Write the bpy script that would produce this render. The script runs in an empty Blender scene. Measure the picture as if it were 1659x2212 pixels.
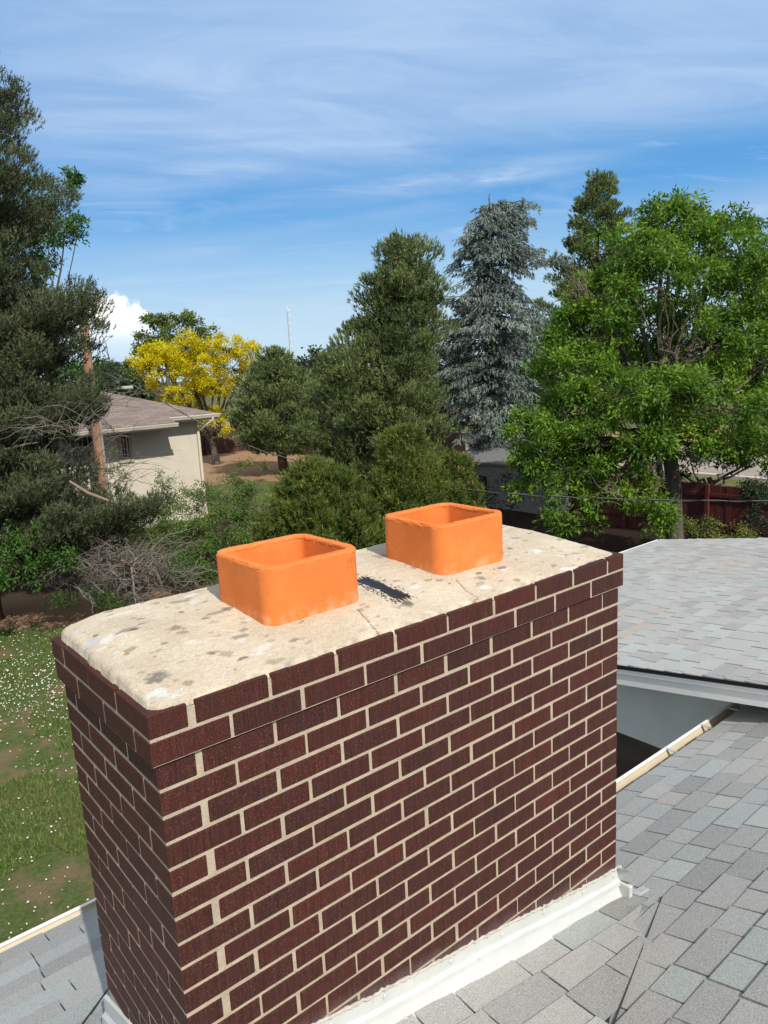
import bpy, math, random
import numpy as np
from mathutils import Vector, Matrix
rad = math.radians
scene = bpy.context.scene
COL = scene.collection
random.seed(7); rng = np.random.default_rng(7)

# ------------------------------------------------------------------ camera
CAM = np.array([-0.537053, -1.544250, 0.734166])
YAW, PIT, ROLL = rad(51.03763), rad(-10.97622), rad(-3.06728)
F_ = np.array([math.cos(PIT)*math.cos(YAW), math.cos(PIT)*math.sin(YAW), math.sin(PIT)])
R0 = np.array([math.sin(YAW), -math.cos(YAW), 0.0]); U0 = np.cross(R0, F_)
R_ = math.cos(ROLL)*R0 + math.sin(ROLL)*U0
U_ = -math.sin(ROLL)*R0 + math.cos(ROLL)*U0
cd = bpy.data.cameras.new('camera'); cam = bpy.data.objects.new('camera', cd); COL.objects.link(cam)
cd.sensor_fit = 'HORIZONTAL'; cd.sensor_width = 36.0; cd.lens = 36.0*2960.77/3072
cd.clip_start = 0.05; cd.clip_end = 6000
M = Matrix.Identity(4)
for i in range(3):
    M[i][0] = R_[i]; M[i][1] = U_[i]; M[i][2] = -F_[i]; M[i][3] = CAM[i]
cam.matrix_world = M
scene.camera = cam
K = 1598.99   # focal length in units of the 1659 px wide survey print
def ray(u, v): return F_ + R_*((u-829.5)/K) - U_*((v-1106.0)/K)
def at(u, v, d): return CAM + ray(u, v)*d
GZ = -4.1
def gnd(u, v, z=GZ):
    w = ray(u, v); return CAM + w*((z-CAM[2])/w[2])
def azel(u, v):
    w = ray(u, v); w = w/np.linalg.norm(w); return math.atan2(w[1], w[0]), math.asin(w[2])

# ------------------------------------------------------------------ light
SUN_AZ, SUN_EL = rad(259.5), rad(43)
sd = np.array([math.cos(SUN_AZ)*math.cos(SUN_EL), math.sin(SUN_AZ)*math.cos(SUN_EL), math.sin(SUN_EL)])
sl = bpy.data.lights.new('sun', 'SUN'); sl.energy = 4.5; sl.angle = rad(0.6); sl.color = (1, .93, .82)
so = bpy.data.objects.new('sun', sl); COL.objects.link(so)
so.rotation_euler = Vector(sd).to_track_quat('Z', 'Y').to_euler()
scene.view_settings.view_transform = 'Standard'; scene.view_settings.look = 'None'
scene.view_settings.gamma = 1; scene.view_settings.exposure = 0.06
scene.view_settings.use_curve_mapping = False

class NT:
    """tiny node-tree helper"""
    def __init__(s, tree): s.t = tree; s.n = tree.nodes; s.l = tree.links
    def new(s, typ, **kw):
        n = s.n.new(typ)
        for k, v in kw.items(): setattr(n, k, v)
        return n
    def put(s, sock, val):
        if isinstance(val, bpy.types.NodeSocket): s.l.new(val, sock)
        elif isinstance(val, (tuple, list)) and len(val) == 3 and sock.type == 'RGBA': sock.default_value = (*val, 1)
        else: sock.default_value = val
    def math(s, op, a, b=0.0, c=None, clamp=False):
        n = s.new('ShaderNodeMath', operation=op, use_clamp=clamp)
        s.put(n.inputs[0], a); s.put(n.inputs[1], b)
        if c is not None: s.put(n.inputs[2], c)
        return n.outputs[0]
    def mix(s, f, a, b, mode='MIX'):
        n = s.new('ShaderNodeMix', data_type='RGBA', blend_type=mode)
        s.put(n.inputs[0], f); s.put(n.inputs[6], a); s.put(n.inputs[7], b); return n.outputs[2]
    def ramp(s, f, stops, interp='LINEAR'):
        n = s.new('ShaderNodeValToRGB'); cr = n.color_ramp; cr.interpolation = interp
        while len(cr.elements) < len(stops): cr.elements.new(0.5)
        for e, (p, c) in zip(cr.elements, stops):
            e.position = p; e.color = (*c, 1) if not isinstance(c, (int, float)) else (c, c, c, 1)
        s.put(n.inputs[0], f); return n.outputs[0]
    def sstep(s, f, a, b):
        n = s.new('ShaderNodeMapRange', interpolation_type='SMOOTHSTEP')
        s.put(n.inputs[0], f); n.inputs[1].default_value = a; n.inputs[2].default_value = b; return n.outputs[0]
    def noise(s, vec, scale, detail=4, rough=.55, dist=0.0):
        n = s.new('ShaderNodeTexNoise'); n.inputs['Scale'].default_value = scale
        n.inputs['Detail'].default_value = detail; n.inputs['Roughness'].default_value = rough
        n.inputs['Distortion'].default_value = dist
        if vec is not None: s.l.new(vec, n.inputs['Vector'])
        return n.outputs[0]
    def mapping(s, vec, scale=(1, 1, 1), rot=(0, 0, 0), loc=(0, 0, 0)):
        n = s.new('ShaderNodeMapping'); s.l.new(vec, n.inputs[0])
        n.inputs['Scale'].default_value = scale; n.inputs['Rotation'].default_value = rot; n.inputs['Location'].default_value = loc
        return n.outputs[0]

# ------------------------------------------------------------------ sky
world = bpy.data.worlds.new('World'); scene.world = world; world.use_nodes = True
w = NT(world.node_tree); w.n.clear()
out = w.new('ShaderNodeOutputWorld'); bg = w.new('ShaderNodeBackground'); w.l.new(bg.outputs[0], out.inputs[0])
sky = w.new('ShaderNodeTexSky', sky_type='NISHITA'); sky.sun_disc = False
sky.sun_elevation = SUN_EL; sky.sun_rotation = math.pi/2 - SUN_AZ
sky.altitude = 1600; sky.air_density = 1.0; sky.dust_density = .6; sky.ozone_density = 2.2
bg.inputs[1].default_value = 0.115
tc = w.new('ShaderNodeTexCoord'); dirv = tc.outputs['Generated']
sep = w.new('ShaderNodeSeparateXYZ'); w.l.new(dirv, sep.inputs[0])
X, Y, Z = sep.outputs
el = w.math('ARCSINE', Z); azn = w.math('ARCTAN2', Y, X)
zz = w.math('ADD', w.math('MAXIMUM', Z, 0.0), 0.09)
comb = w.new('ShaderNodeCombineXYZ'); w.l.new(w.math('DIVIDE', X, zz), comb.inputs[0]); w.l.new(w.math('DIVIDE', Y, zz), comb.inputs[1])
# high cirrus sheet: noise laid on a flat layer overhead, streaks running across the view
rotv = w.mapping(comb.outputs[0], rot=(0, 0, -(YAW + rad(8))))
n1 = w.noise(w.mapping(rotv, scale=(.9, .34, 1)), 1.6, 7, .6, .6)
n2 = w.noise(w.mapping(rotv, scale=(2.0, .75, 1), loc=(3, 1, 0)), 1.5, 9, .60, 1.4)
veil = w.math('MULTIPLY', w.sstep(w.math('ADD', el, w.math('MULTIPLY', w.math('SUBTRACT', n1, .5), .10)), rad(11.5), rad(17.0)), w.math('ADD', .58, w.math('MULTIPLY', w.sstep(n1, .28, .68), .42)))
veil = w.math('MULTIPLY', veil, 1.0)
stre = w.math('MULTIPLY', w.sstep(n2, .48, .74), w.math('MULTIPLY', w.sstep(el, rad(2.5), rad(7)), .5))
def cirrus(u, v, hw, hh, slope, gain):
    a0, e0 = azel(u, v); a1, e1 = azel(u+hw, v); ax = abs(a1-a0); ey = hh/K
    da = w.math('SUBTRACT', a0, azn)         # to the right
    de = w.math('SUBTRACT', el, e0)
    de = w.math('SUBTRACT', de, w.math('MULTIPLY', da, slope + .055))
    wob = w.math('MULTIPLY', w.math('SUBTRACT', n1, .5), .03)
    de = w.math('ADD', de, wob)
    q = w.math('ADD', w.math('POWER', w.math('DIVIDE', w.math('ABSOLUTE', da), ax), 2), w.math('POWER', w.math('DIVIDE', w.math('ABSOLUTE', de), ey), 2))
    g = w.math('EXPONENT', w.math('MULTIPLY', q, -1.0))
    return w.math('MULTIPLY', w.math('MULTIPLY', g, w.math('ADD', .45, w.math('MULTIPLY', w.sstep(n2, .15, .75), .55))), gain)
tot = w.math('MAXIMUM', w.math('MULTIPLY', veil, .92), stre)
for a in [(960, 392, 330, 24, -.01, 1.05), (420, 372, 360, 32, .05, .8), (400, 545, 140, 18, .03, .7), (640, 430, 200, 13, .05, .45),
          (870, 458, 150, 18, .0, .45), (1600, 455, 220, 34, .02, .75), (560, 500, 420, 10, .02, .35), (1100, 490, 350, 12, .02, .3), (300, 415, 220, 20, 0, .5)]:
    tot = w.math('MAXIMUM', tot, cirrus(*a))
tot = w.math('MINIMUM', tot, .93)
haze = w.math('MULTIPLY', w.math('SUBTRACT', 1.0, w.sstep(w.math('ADD', el, w.math('MULTIPLY', w.math('SUBTRACT', n2, .5), .07)), rad(1.5), rad(12.5))), .90)
sat = w.new('ShaderNodeHueSaturation'); sat.inputs['Saturation'].default_value = 1.12; sat.inputs['Value'].default_value = 1.12
w.l.new(sky.outputs[0], sat.inputs['Color'])
col = w.mix(1.0, sat.outputs[0], (1.08, .97, .97), 'MULTIPLY')
_g = w.mix(1.0, w.ramp(w.math('MULTIPLY', el, 1/rad(40)), [(0, (2.9/8, 5.0/8, 7.2/8)), (.14, (1.6/8, 4.2/8, 7.2/8)), (.30, (.85/8, 3.15/8, 6.5/8)), (.6, (.7/8, 2.7/8, 5.8/8)), (1, (.6/8, 2.1/8, 4.8/8))]), (8, 8, 8), 'MULTIPLY')
col = w.mix(.85, col, _g)
col = w.mix(haze, col, (5.0, 6.5, 7.6))
vcol = w.mix(w.sstep(n2, .25, .75), (2.75, 4.3, 6.8), (4.1, 5.5, 7.6))
vcol = w.mix(w.sstep(el, rad(30), rad(50)), vcol, (6.0, 6.1, 6.3))  # cloud above the frame whitened to take blue out of the fill
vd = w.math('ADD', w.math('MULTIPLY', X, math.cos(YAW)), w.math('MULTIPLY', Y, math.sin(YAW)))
fill_bank = w.math('MULTIPLY', w.math('SUBTRACT', 1.0, w.sstep(vd, -.15, .45)), w.sstep(el, rad(0), rad(12)))  # unseen bright cloud behind the camera, added to whiten the shadow fill
col = w.mix(tot, col, vcol)
col = w.mix(w.math('MULTIPLY', fill_bank, .8), col, w.mix(n1, (4.6, 4.9, 5.3), (7.2, 7.2, 7.2)))
brt = w.math('MULTIPLY', w.sstep(tot, .60, 1.05), w.math('SUBTRACT', 1.0, w.sstep(el, rad(12), rad(16))))
col = w.mix(brt, col, (6.6, 7.9, 9.6))
# one cumulus low on the left
a0, e0 = azel(248, 700)
cx = w.math('MULTIPLY', w.math('SUBTRACT', a0, azn), K*1.02); cy = w.math('MULTIPLY', w.math('SUBTRACT', el, e0), K)
cc = w.new('ShaderNodeCombineXYZ'); w.l.new(cx, cc.inputs[0]); w.l.new(cy, cc.inputs[1])
nz = w.noise(cc.outputs[0], .045, 8, .62); vz = w.new('ShaderNodeTexVoronoi', feature='SMOOTH_F1'); vz.inputs['Scale'].default_value = .05
w.l.new(cc.outputs[0], vz.inputs['Vector'])
bulge = w.math('ADD', w.math('MULTIPLY', w.math('SUBTRACT', nz, .5), 46), w.math('MULTIPLY', w.math('SUBTRACT', .42, vz.outputs['Distance']), 26))
inside = None
for (bx, by, br) in [(-62, 0, 48), (-20, 14, 46), (6, 22, 36), (38, 6, 32), (58, -6, 22), (-10, -22, 44), (26, -20, 30), (-70, -34, 44), (8, -44, 22)]:
    d = w.math('SQRT', w.math('ADD', w.math('POWER', w.math('ABSOLUTE', w.math('SUBTRACT', cx, float(bx))), 2), w.math('POWER', w.math('ABSOLUTE', w.math('SUBTRACT', cy, float(by))), 2)))
    s_ = w.math('SUBTRACT', float(br), d)
    inside = s_ if inside is None else w.math('MAXIMUM', inside, s_)
body = w.math('ADD', inside, bulge)
soft = w.sstep(body, -3, 9)
low = w.sstep(cy, -52, -8)
cmask = w.math('MULTIPLY', soft, w.math('MULTIPLY', w.math('ADD', w.math('MULTIPLY', low, .75), .25), .97))
shade = w.sstep(w.math('ADD', w.math('MULTIPLY', w.math('SUBTRACT', nz, .5), 120), cy), -38, 30)
ccol = w.mix(shade, (7.6, 8.4, 9.3), (9.9, 9.7, 9.1))
col = w.mix(cmask, col, ccol)
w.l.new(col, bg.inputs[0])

# ------------------------------------------------------------------ object helpers
def tag(o, label=None, cat=None, group=None, kind=None):
    if label: o['label'] = label
    if cat: o['category'] = cat
    if group: o['group'] = group
    if kind: o['kind'] = kind
    return o
def empty(name, loc, label, cat, group=None):
    o = bpy.data.objects.new(name, None); COL.objects.link(o); o.location = tuple(float(c) for c in loc); o.empty_display_size = .2
    return tag(o, label, cat, group)
def link(name, me, mat=None, parent=None):
    o = bpy.data.objects.new(name, me); COL.objects.link(o)
    if mat: me.materials.append(mat)
    if parent is not None:
        o.parent = parent
        T = Vector(parent.location)      # meshes keep world coordinates, so only an Empty's own place counts
        o.matrix_parent_inverse = Matrix.Translation(-T)
    return o
class MB:
    """collects verts / faces (numpy blocks) for one mesh"""
    def __init__(s): s.v = []; s.f = []; s.t = []; s.n = 0
    def add(s, V, Fs, tint=0.5):
        V = np.asarray(V, float); s.v.append(V)
        Fs = [np.asarray(Fs)] if not isinstance(Fs, list) else [np.asarray(f) for f in Fs]
        for f in Fs: s.f.append(f + s.n)
        s.t.append(np.full(len(V), tint) if np.isscalar(tint) else np.asarray(tint, float)); s.n += len(V)
    def build(s, name, mat=None, parent=None, smooth=False):
        me = bpy.data.meshes.new(name)
        if s.n:
            V = np.concatenate(s.v); me.vertices.add(len(V)); me.vertices.foreach_set('co', V.astype(np.float32).ravel())
            fl = [(f if f.ndim == 2 else f[None, :]) for f in s.f]
            loops = np.concatenate([f.ravel() for f in fl]).astype(np.int32)
            sizes = np.concatenate([np.full(len(f), f.shape[1]) for f in fl]).astype(np.int32)
            me.loops.add(len(loops)); me.loops.foreach_set('vertex_index', loops)
            me.polygons.add(len(sizes))
            st = np.concatenate([[0], np.cumsum(sizes)[:-1]]).astype(np.int32)
            me.polygons.foreach_set('loop_start', st)
            me.polygons.foreach_set('use_smooth', np.full(len(sizes), smooth))
            at_ = me.attributes.new('tint', 'FLOAT', 'POINT'); at_.data.foreach_set('value', np.concatenate(s.t).astype(np.float32))
            me.update(calc_edges=True); me.validate()
        return link(name, me, mat, parent)
    def box(s, lo, hi, tint=.5, ch=0.0):
        lo = np.array(lo, float); hi = np.array(hi, float)
        if ch <= 0:
            V = [(x, y, z) for z in (lo[2], hi[2]) for y in (lo[1], hi[1]) for x in (lo[0], hi[0])]
            s.add(V, np.array([[0, 2, 3, 1], [4, 5, 7, 6], [0, 1, 5, 4], [2, 6, 7, 3], [0, 4, 6, 2], [1, 3, 7, 5]]), tint); return
        V = []; ids = {}
        for iz in (0, 1):
            for iy in (0, 1):
                for ix in (0, 1):
                    c = [lo[0] if ix == 0 else hi[0], lo[1] if iy == 0 else hi[1], lo[2] if iz == 0 else hi[2]]
                    for a in range(3):
                        p = list(c)
                        for b in range(3):
                            if b != a: p[b] += ch if (ix, iy, iz)[b] == 0 else -ch
                        ids[(ix, iy, iz, a)] = len(V); V.append(p)
        g = lambda ix, iy, iz, a: ids[(ix, iy, iz, a)]
        q = []
        for a in range(3):
            b, c = [(1, 2), (2, 0), (0, 1)][a]
            for sgn in (0, 1):
                def k(vb, vc):
                    t = [0, 0, 0]; t[a] = sgn; t[b] = vb; t[c] = vc; return g(*t, a)
                f = [k(0, 0), k(1, 0), k(1, 1), k(0, 1)]
                q.append(f if sgn else f[::-1])
        for a in range(3):
            b, c = [(1, 2), (2, 0), (0, 1)][a]
            for vb in (0, 1):
                for vc in (0, 1):
                    def e(va, fa):
                        t = [0, 0, 0]; t[a] = va; t[b] = vb; t[c] = vc; return g(*t, fa)
                    f = [e(0, b), e(1, b), e(1, c), e(0, c)]
                    q.append(f if (vb ^ vc) == 0 else f[::-1])
        t3 = []
        for iz in (0, 1):
            for iy in (0, 1):
                for ix in (0, 1):
                    f = [g(ix, iy, iz, 0), g(ix, iy, iz, 1), g(ix, iy, iz, 2)]
                    t3.append(f if (ix + iy + iz) % 2 else f[::-1])
        s.add(V, [np.array(q), np.array(t3)], tint)
    def tube(s, P, r, k=6, tint=.5, cap=True):
        P = np.asarray(P, float); n = len(P); r = np.full(n, r) if np.isscalar(r) else np.asarray(r, float)
        T = np.gradient(P, axis=0); T /= np.linalg.norm(T, axis=1)[:, None] + 1e-9
        a = np.array([0, 0, 1.]) if abs(T[0][2]) < .9 else np.array([1., 0, 0])
        N = np.cross(T, a); N /= np.linalg.norm(N, axis=1)[:, None] + 1e-9; B = np.cross(T, N)
        th = np.linspace(0, 2*np.pi, k, endpoint=False)
        V = P[:, None, :] + r[:, None, None]*(np.cos(th)[None, :, None]*N[:, None, :] + np.sin(th)[None, :, None]*B[:, None, :])
        i = np.arange(n-1)[:, None]*k; j = np.arange(k)[None, :]; j2 = (j+1) % k
        Q = np.stack([i+j, i+j2, i+k+j2, i+k+j], -1).reshape(-1, 4)
        fs = [Q]
        if cap: fs += [np.arange(k)[::-1][None, :], (np.arange(k)+(n-1)*k)[None, :]]
        s.add(V.reshape(-1, 3), fs, tint)
    def strip(s, path, prof_off, closed=False, tint=.5):
        """sweep: path (n,3) and for every path point the same list of offset vectors (m,3)"""
        P = np.asarray(path, float); O = np.asarray(prof_off, float); n, m = len(P), len(O)
        V = (P[:, None, :] + O[None, :, :]).reshape(-1, 3)
        q = [[i*m+j, i*m+j+1, (i+1)*m+j+1, (i+1)*m+j] for i in range(n-1) for j in range(m-1)]
        s.add(V, np.array(q), tint)
    def prism(s, poly, h, tint=.5):
        """poly: list of 3D points (planar), h: 3D offset vector"""
        P = np.asarray(poly, float); n = len(P); V = np.concatenate([P, P+np.asarray(h, float)])
        q = [[i, (i+1) % n, n+(i+1) % n, n+i] for i in range(n)]
        s.add(V, [np.array(q), np.arange(n)[::-1][None, :], (np.arange(n)+n)[None, :]], tint)

def mat(name):
    m = bpy.data.materials.new(name); m.use_nodes = True
    t = NT(m.node_tree); b = t.n['Principled BSDF']; return m, t, b
def objco(t): return t.new('ShaderNodeTexCoord').outputs['Object']
def tintn(t): return t.new('ShaderNodeAttribute', attribute_name='tint').outputs['Fac']
def bump(t, b, h, strength=.4, dist=.01):
    n = t.new('ShaderNodeBump'); n.inputs['Strength'].default_value = strength; n.inputs['Distance'].default_value = dist
    t.l.new(h, n.inputs['Height']); t.l.new(n.outputs[0], b.inputs['Normal'])
def simple(name, c, rough=.6, metal=0.0, var=.12, scale=6, spec=None):
    m, t, b = mat(name); co = objco(t)
    n = t.noise(co, scale, 5)
    lo = tuple(x*(1-var) for x in c); hi = tuple(min(1, x*(1+var)) for x in c)
    t.l.new(t.ramp(n, [(.3, lo), (.7, hi)]), b.inputs['Base Color'])
    b.inputs['Roughness'].default_value = rough; b.inputs['Metallic'].default_value = metal
    if spec is not None: b.inputs['Specular IOR Level'].default_value = spec
    bump(t, b, t.noise(co, scale*8, 4), .15, .01)
    return m

# ================================================================== CHIMNEY
W, D, H, OV = 1.8657, .7221, .0677, .0133
HB = .0577   # visible brick height
JT = .0106
BOT = 27
# ---- brick material
mb, t, b = mat('glazed_dark_brick'); co = objco(t); tn = tintn(t)
base = t.ramp(tn, [(0, (.048, .0165, .0140)), (.35, (.058, .0170, .0135)), (.7, (.068, .0180, .0135)), (1, (.082, .020, .0140))])
spk = t.noise(co, 420, 2, .5)
base = t.mix(t.sstep(spk, .61, .71), base, (.24, .13, .105))
blot = t.noise(co, 34, 5, .6)
base = t.mix(t.math('MULTIPLY', t.sstep(blot, .52, .74), .5), base, (.05, .026, .026))
# pale overspray and grime just above the metal flashing
sp = t.new('ShaderNodeSeparateXYZ'); t.l.new(co, sp.inputs[0])
line = t.math('ADD', t.math('MULTIPLY', sp.outputs[0], -.182), -1.014)
dz = t.math('SUBTRACT', sp.outputs[2], line)
dz = t.math('ADD', dz, t.math('MULTIPLY', t.math('SUBTRACT', t.noise(co, 9, 4), .5), .06))
base = t.mix(t.math('MULTIPLY', t.math('MULTIPLY', t.math('SUBTRACT', 1.0, t.sstep(dz, -.01, .065)), t.math('LESS_THAN', sp.outputs[1], .03)), .34), base, (.26, .22, .24))
t.l.new(base, b.inputs['Base Color'])
b.inputs['Roughness'].default_value = .55; b.inputs['Specular IOR Level'].default_value = .22
scr = t.mapping(co, scale=(1, 1, .035))
s1 = t.noise(scr, 190, 3, .7); s2 = t.noise(co, 160, 3)
base = t.mix(t.math('MULTIPLY', t.math('SUBTRACT', 1.0, t.sstep(s1, .36, .50)), .38), base, (.016, .009, .009))
base = t.mix(t.math('MULTIPLY', t.sstep(s1, .54, .68), .28), base, (.13, .055, .045))
t.l.new(base, b.inputs['Base Color'])
bump(t, b, t.math('ADD', s1, t.math('MULTIPLY', s2, .5)), 1.0, .006)
# ---- mortar
mm, t, b = mat('sandy_mortar'); co = objco(t)
c = t.ramp(t.noise(co, 30, 5), [(.3, (.38, .315, .235)), (.7, (.49, .42, .32))])
c = t.mix(t.sstep(t.noise(co, 380, 2), .56, .7), c, (.24, .19, .13))
t.l.new(c, b.inputs['Base Color']); b.inputs['Roughness'].default_value = .95
bump(t, b, t.noise(co, 260, 3), .7, .004)

chim = empty('chimney', (W/2, D/2, -2.2), 'dark red brick chimney with a pale concrete crown and two orange clay flues', 'chimney')
bricks = MB(); corb = MB(); mort = MB()
def fronts(mbd, x0, x1, y0, y1, z0, z1, par, amp):
    """one ring of bricks, pinwheel bond"""
    bw = .0955; Ltot = x1-x0; Dtot = y1-y0
    def run(a, b_, n):            # n bricks between a and b_, returns intervals
        p = (b_-a+JT)/n; r = []
        for i in range(n):
            j = rng.normal(0, .0022, 2); r.append((a+i*p+j[0]*.6, a+(i+1)*p-JT+j[1]*.6))
        return r
    def put(lo, hi):
        tnt = float(np.clip(rng.beta(2, 2.4), 0, 1)); d = rng.normal(0, .0005, 3); d[0] *= .3
        lo = (lo[0]+d[0], lo[1]+d[1], z0+rng.normal(0, .0008)); hi = (hi[0]+d[0], hi[1]+d[1], z1+rng.normal(0, .0008))
        mbd.box(lo, hi, tnt, .0022)
    if par == 0:
        FR = [(x0, x0+bw)] + run(x0+bw+JT*1.9, x1-bw-JT, 8) + [(x1-bw, x1)]
        BK = run(x0, x1, 9)
        full = (Dtot-bw-JT-JT*2)/3
        put((x0, y0), (x0+bw, y0+full)); put((x1-bw, y0), (x1, y0+full))
        for a, b_ in FR[1:-1]: put((a, y0), (b_, y0+bw))
        for a, b_ in BK: put((a, y1-bw), (b_, y1))
        for a, b_ in run(y0+full+JT, y1-bw-JT, 2):
            put((x0, a), (x0+bw, b_)); put((x1-bw, a), (x1, b_))
    else:
        for a, b_ in run(x0, x1, 9): put((a, y0), (b_, y0+bw))
        full = (Dtot-bw-JT-JT*2)/3
        put((x0, y1-full), (x0+bw, y1)); put((x1-bw, y1-full), (x1, y1))
        for a, b_ in run(x0+bw+JT, x1-bw-JT, 8): put((a, y1-bw), (b_, y1))
        for a, b_ in run(y0+bw+JT, y1-full-JT, 2):
            put((x0, a), (x0+bw, b_)); put((x1-bw, a), (x1, b_))
for k in range(BOT):
    zt = -k*H - (0.0 if k < 2 else .0)
    if k < 2: fronts(corb, 0, W, 0, D, zt-HB-.001, zt, k % 2, 0)
    else: fronts(bricks, OV, W-OV, OV, D-OV, zt-HB, zt, k % 2, 0)
mort.box((OV+.0022, OV+.0030, -2.6), (W-OV-.0022, D-OV-.0030, -.12))
mort.box((.0022, .0030, -.128), (W-.0022, D-.0030, -.012))
bricks.build('brick_shaft', mb, chim); corb.build('brick_corbel', mb, chim); mort.build('mortar', mm, chim)

# ---- crown : worn concrete wash with lichen and stains (stains are vertex colours of the surface itself)
def fbm(x, y, s, octv=4, seed=0):
    r = np.random.default_rng(seed); o = np.zeros_like(x); a = 1; tot = 0
    for k in range(octv):
        n = 64; g = r.random((n, n)); xs = x*s*(2**k) + 17.3*k; ys = y*s*(2**k) + 5.1*k
        xi = np.floor(xs).astype(int); yi = np.floor(ys).astype(int); fx = xs-xi; fy = ys-yi
        fx = fx*fx*(3-2*fx); fy = fy*fy*(3-2*fy)
        g00 = g[xi % n, yi % n]; g10 = g[(xi+1) % n, yi % n]; g01 = g[xi % n, (yi+1) % n]; g11 = g[(xi+1) % n, (yi+1) % n]
        o += a*((g00*(1-fx)+g10*fx)*(1-fy)+(g01*(1-fx)+g11*fx)*fy); tot += a; a *= .5
    return o/tot
st = .004
gx = np.arange(.006, W-.004, st); gy = np.arange(.006, D-.004, st); GXX, GYY = np.meshgrid(gx, gy, indexing='ij')
wob = (fbm(GXX, GYY, 7, 4, 3)-.5)
def rr_dist(x, y, x0, x1, y0, y1, r):
    cx, cy = (x0+x1)/2, (y0+y1)/2; hx, hy = (x1-x0)/2-r, (y1-y0)/2-r
    dx = np.abs(x-cx)-hx; dy = np.abs(y-cy)-hy
    return r-(np.hypot(np.maximum(dx, 0), np.maximum(dy, 0))+np.minimum(np.maximum(dx, dy), 0))   # >0 inside
dd = rr_dist(GXX, GYY, .014, W-.012, .010, D-.010, .042) + wob*.009
dF = np.clip(GYY/.16, 0, 1); dL = np.clip((GXX-.0)/.10, 0, 1); dB = np.clip((D-GYY)/.03, 0, 1); dR = np.clip((W-GXX)/.16, 0, 1)
sm = lambda a: a*a*(3-2*a)
lip = np.sqrt(np.clip(dd/.014, 0, 1))
hgt = .003 + .014*lip*(.35+.65*np.clip(dF*.8, 0, 1)) + .034*np.clip(GYY/.42, 0, 1)*(.25+.75*np.clip(GXX/.13, 0, 1)**.8)*np.clip(.55+.45*sm(dB), 0, 1)
hgt -= .012*sm(np.clip((GXX-1.2)/.6, 0, 1))
hgt += (fbm(GXX, GYY, 5, 3, 5)-.5)*.010 + (fbm(GXX, GYY, 60, 3, 6)-.5)*.0028
hgt = np.where(dd > 0, hgt, -.03+.0*dd)
edge = (dd > -.006) & (dd <= 0); hgt = np.where(edge, -.010, hgt)
# colour
n1_ = fbm(GXX, GYY, 9, 4, 11); n2_ = fbm(GXX, GYY, 40, 4, 12); n3_ = fbm(GXX, GYY, 120, 2, 13)
C3 = np.zeros(GXX.shape+(3,)); cA = np.array([.545, .475, .365]); cB = np.array([.62, .545, .43])
f = np.clip((n1_-.35)/.3, 0, 1)[..., None]; C3 = cA*(1-f)+cB*f
C3 *= (.90+.20*n3_)[..., None]
def blend(mask, c):
    global C3
    C3 = C3*(1-mask[..., None]) + np.array(c)*mask[..., None]
def spot(x, y, rx, ry, c, s=1.0, thr=.5, sc=40):
    rx, ry = rx*.92, ry*.92; q = np.hypot((GXX-x)/rx, (GYY-y)/ry)
    m = np.clip(1.25-q + (n2_-.5)*2.6, 0, 1); m = np.clip((m-.35)/.4, 0, 1)*s
    blend(m, c)
def cz(u, v, z=.04):
    p = ray(u, v); p = CAM + p*((z-CAM[2])/p[2]); return p[0], p[1]
gry = (.21, .20, .17); wht = (.70, .695, .67); blu = (.46, .50, .57); och = (.48, .23, .04); drk = (.085, .08, .075); olv = (.22, .18, .10)
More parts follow.
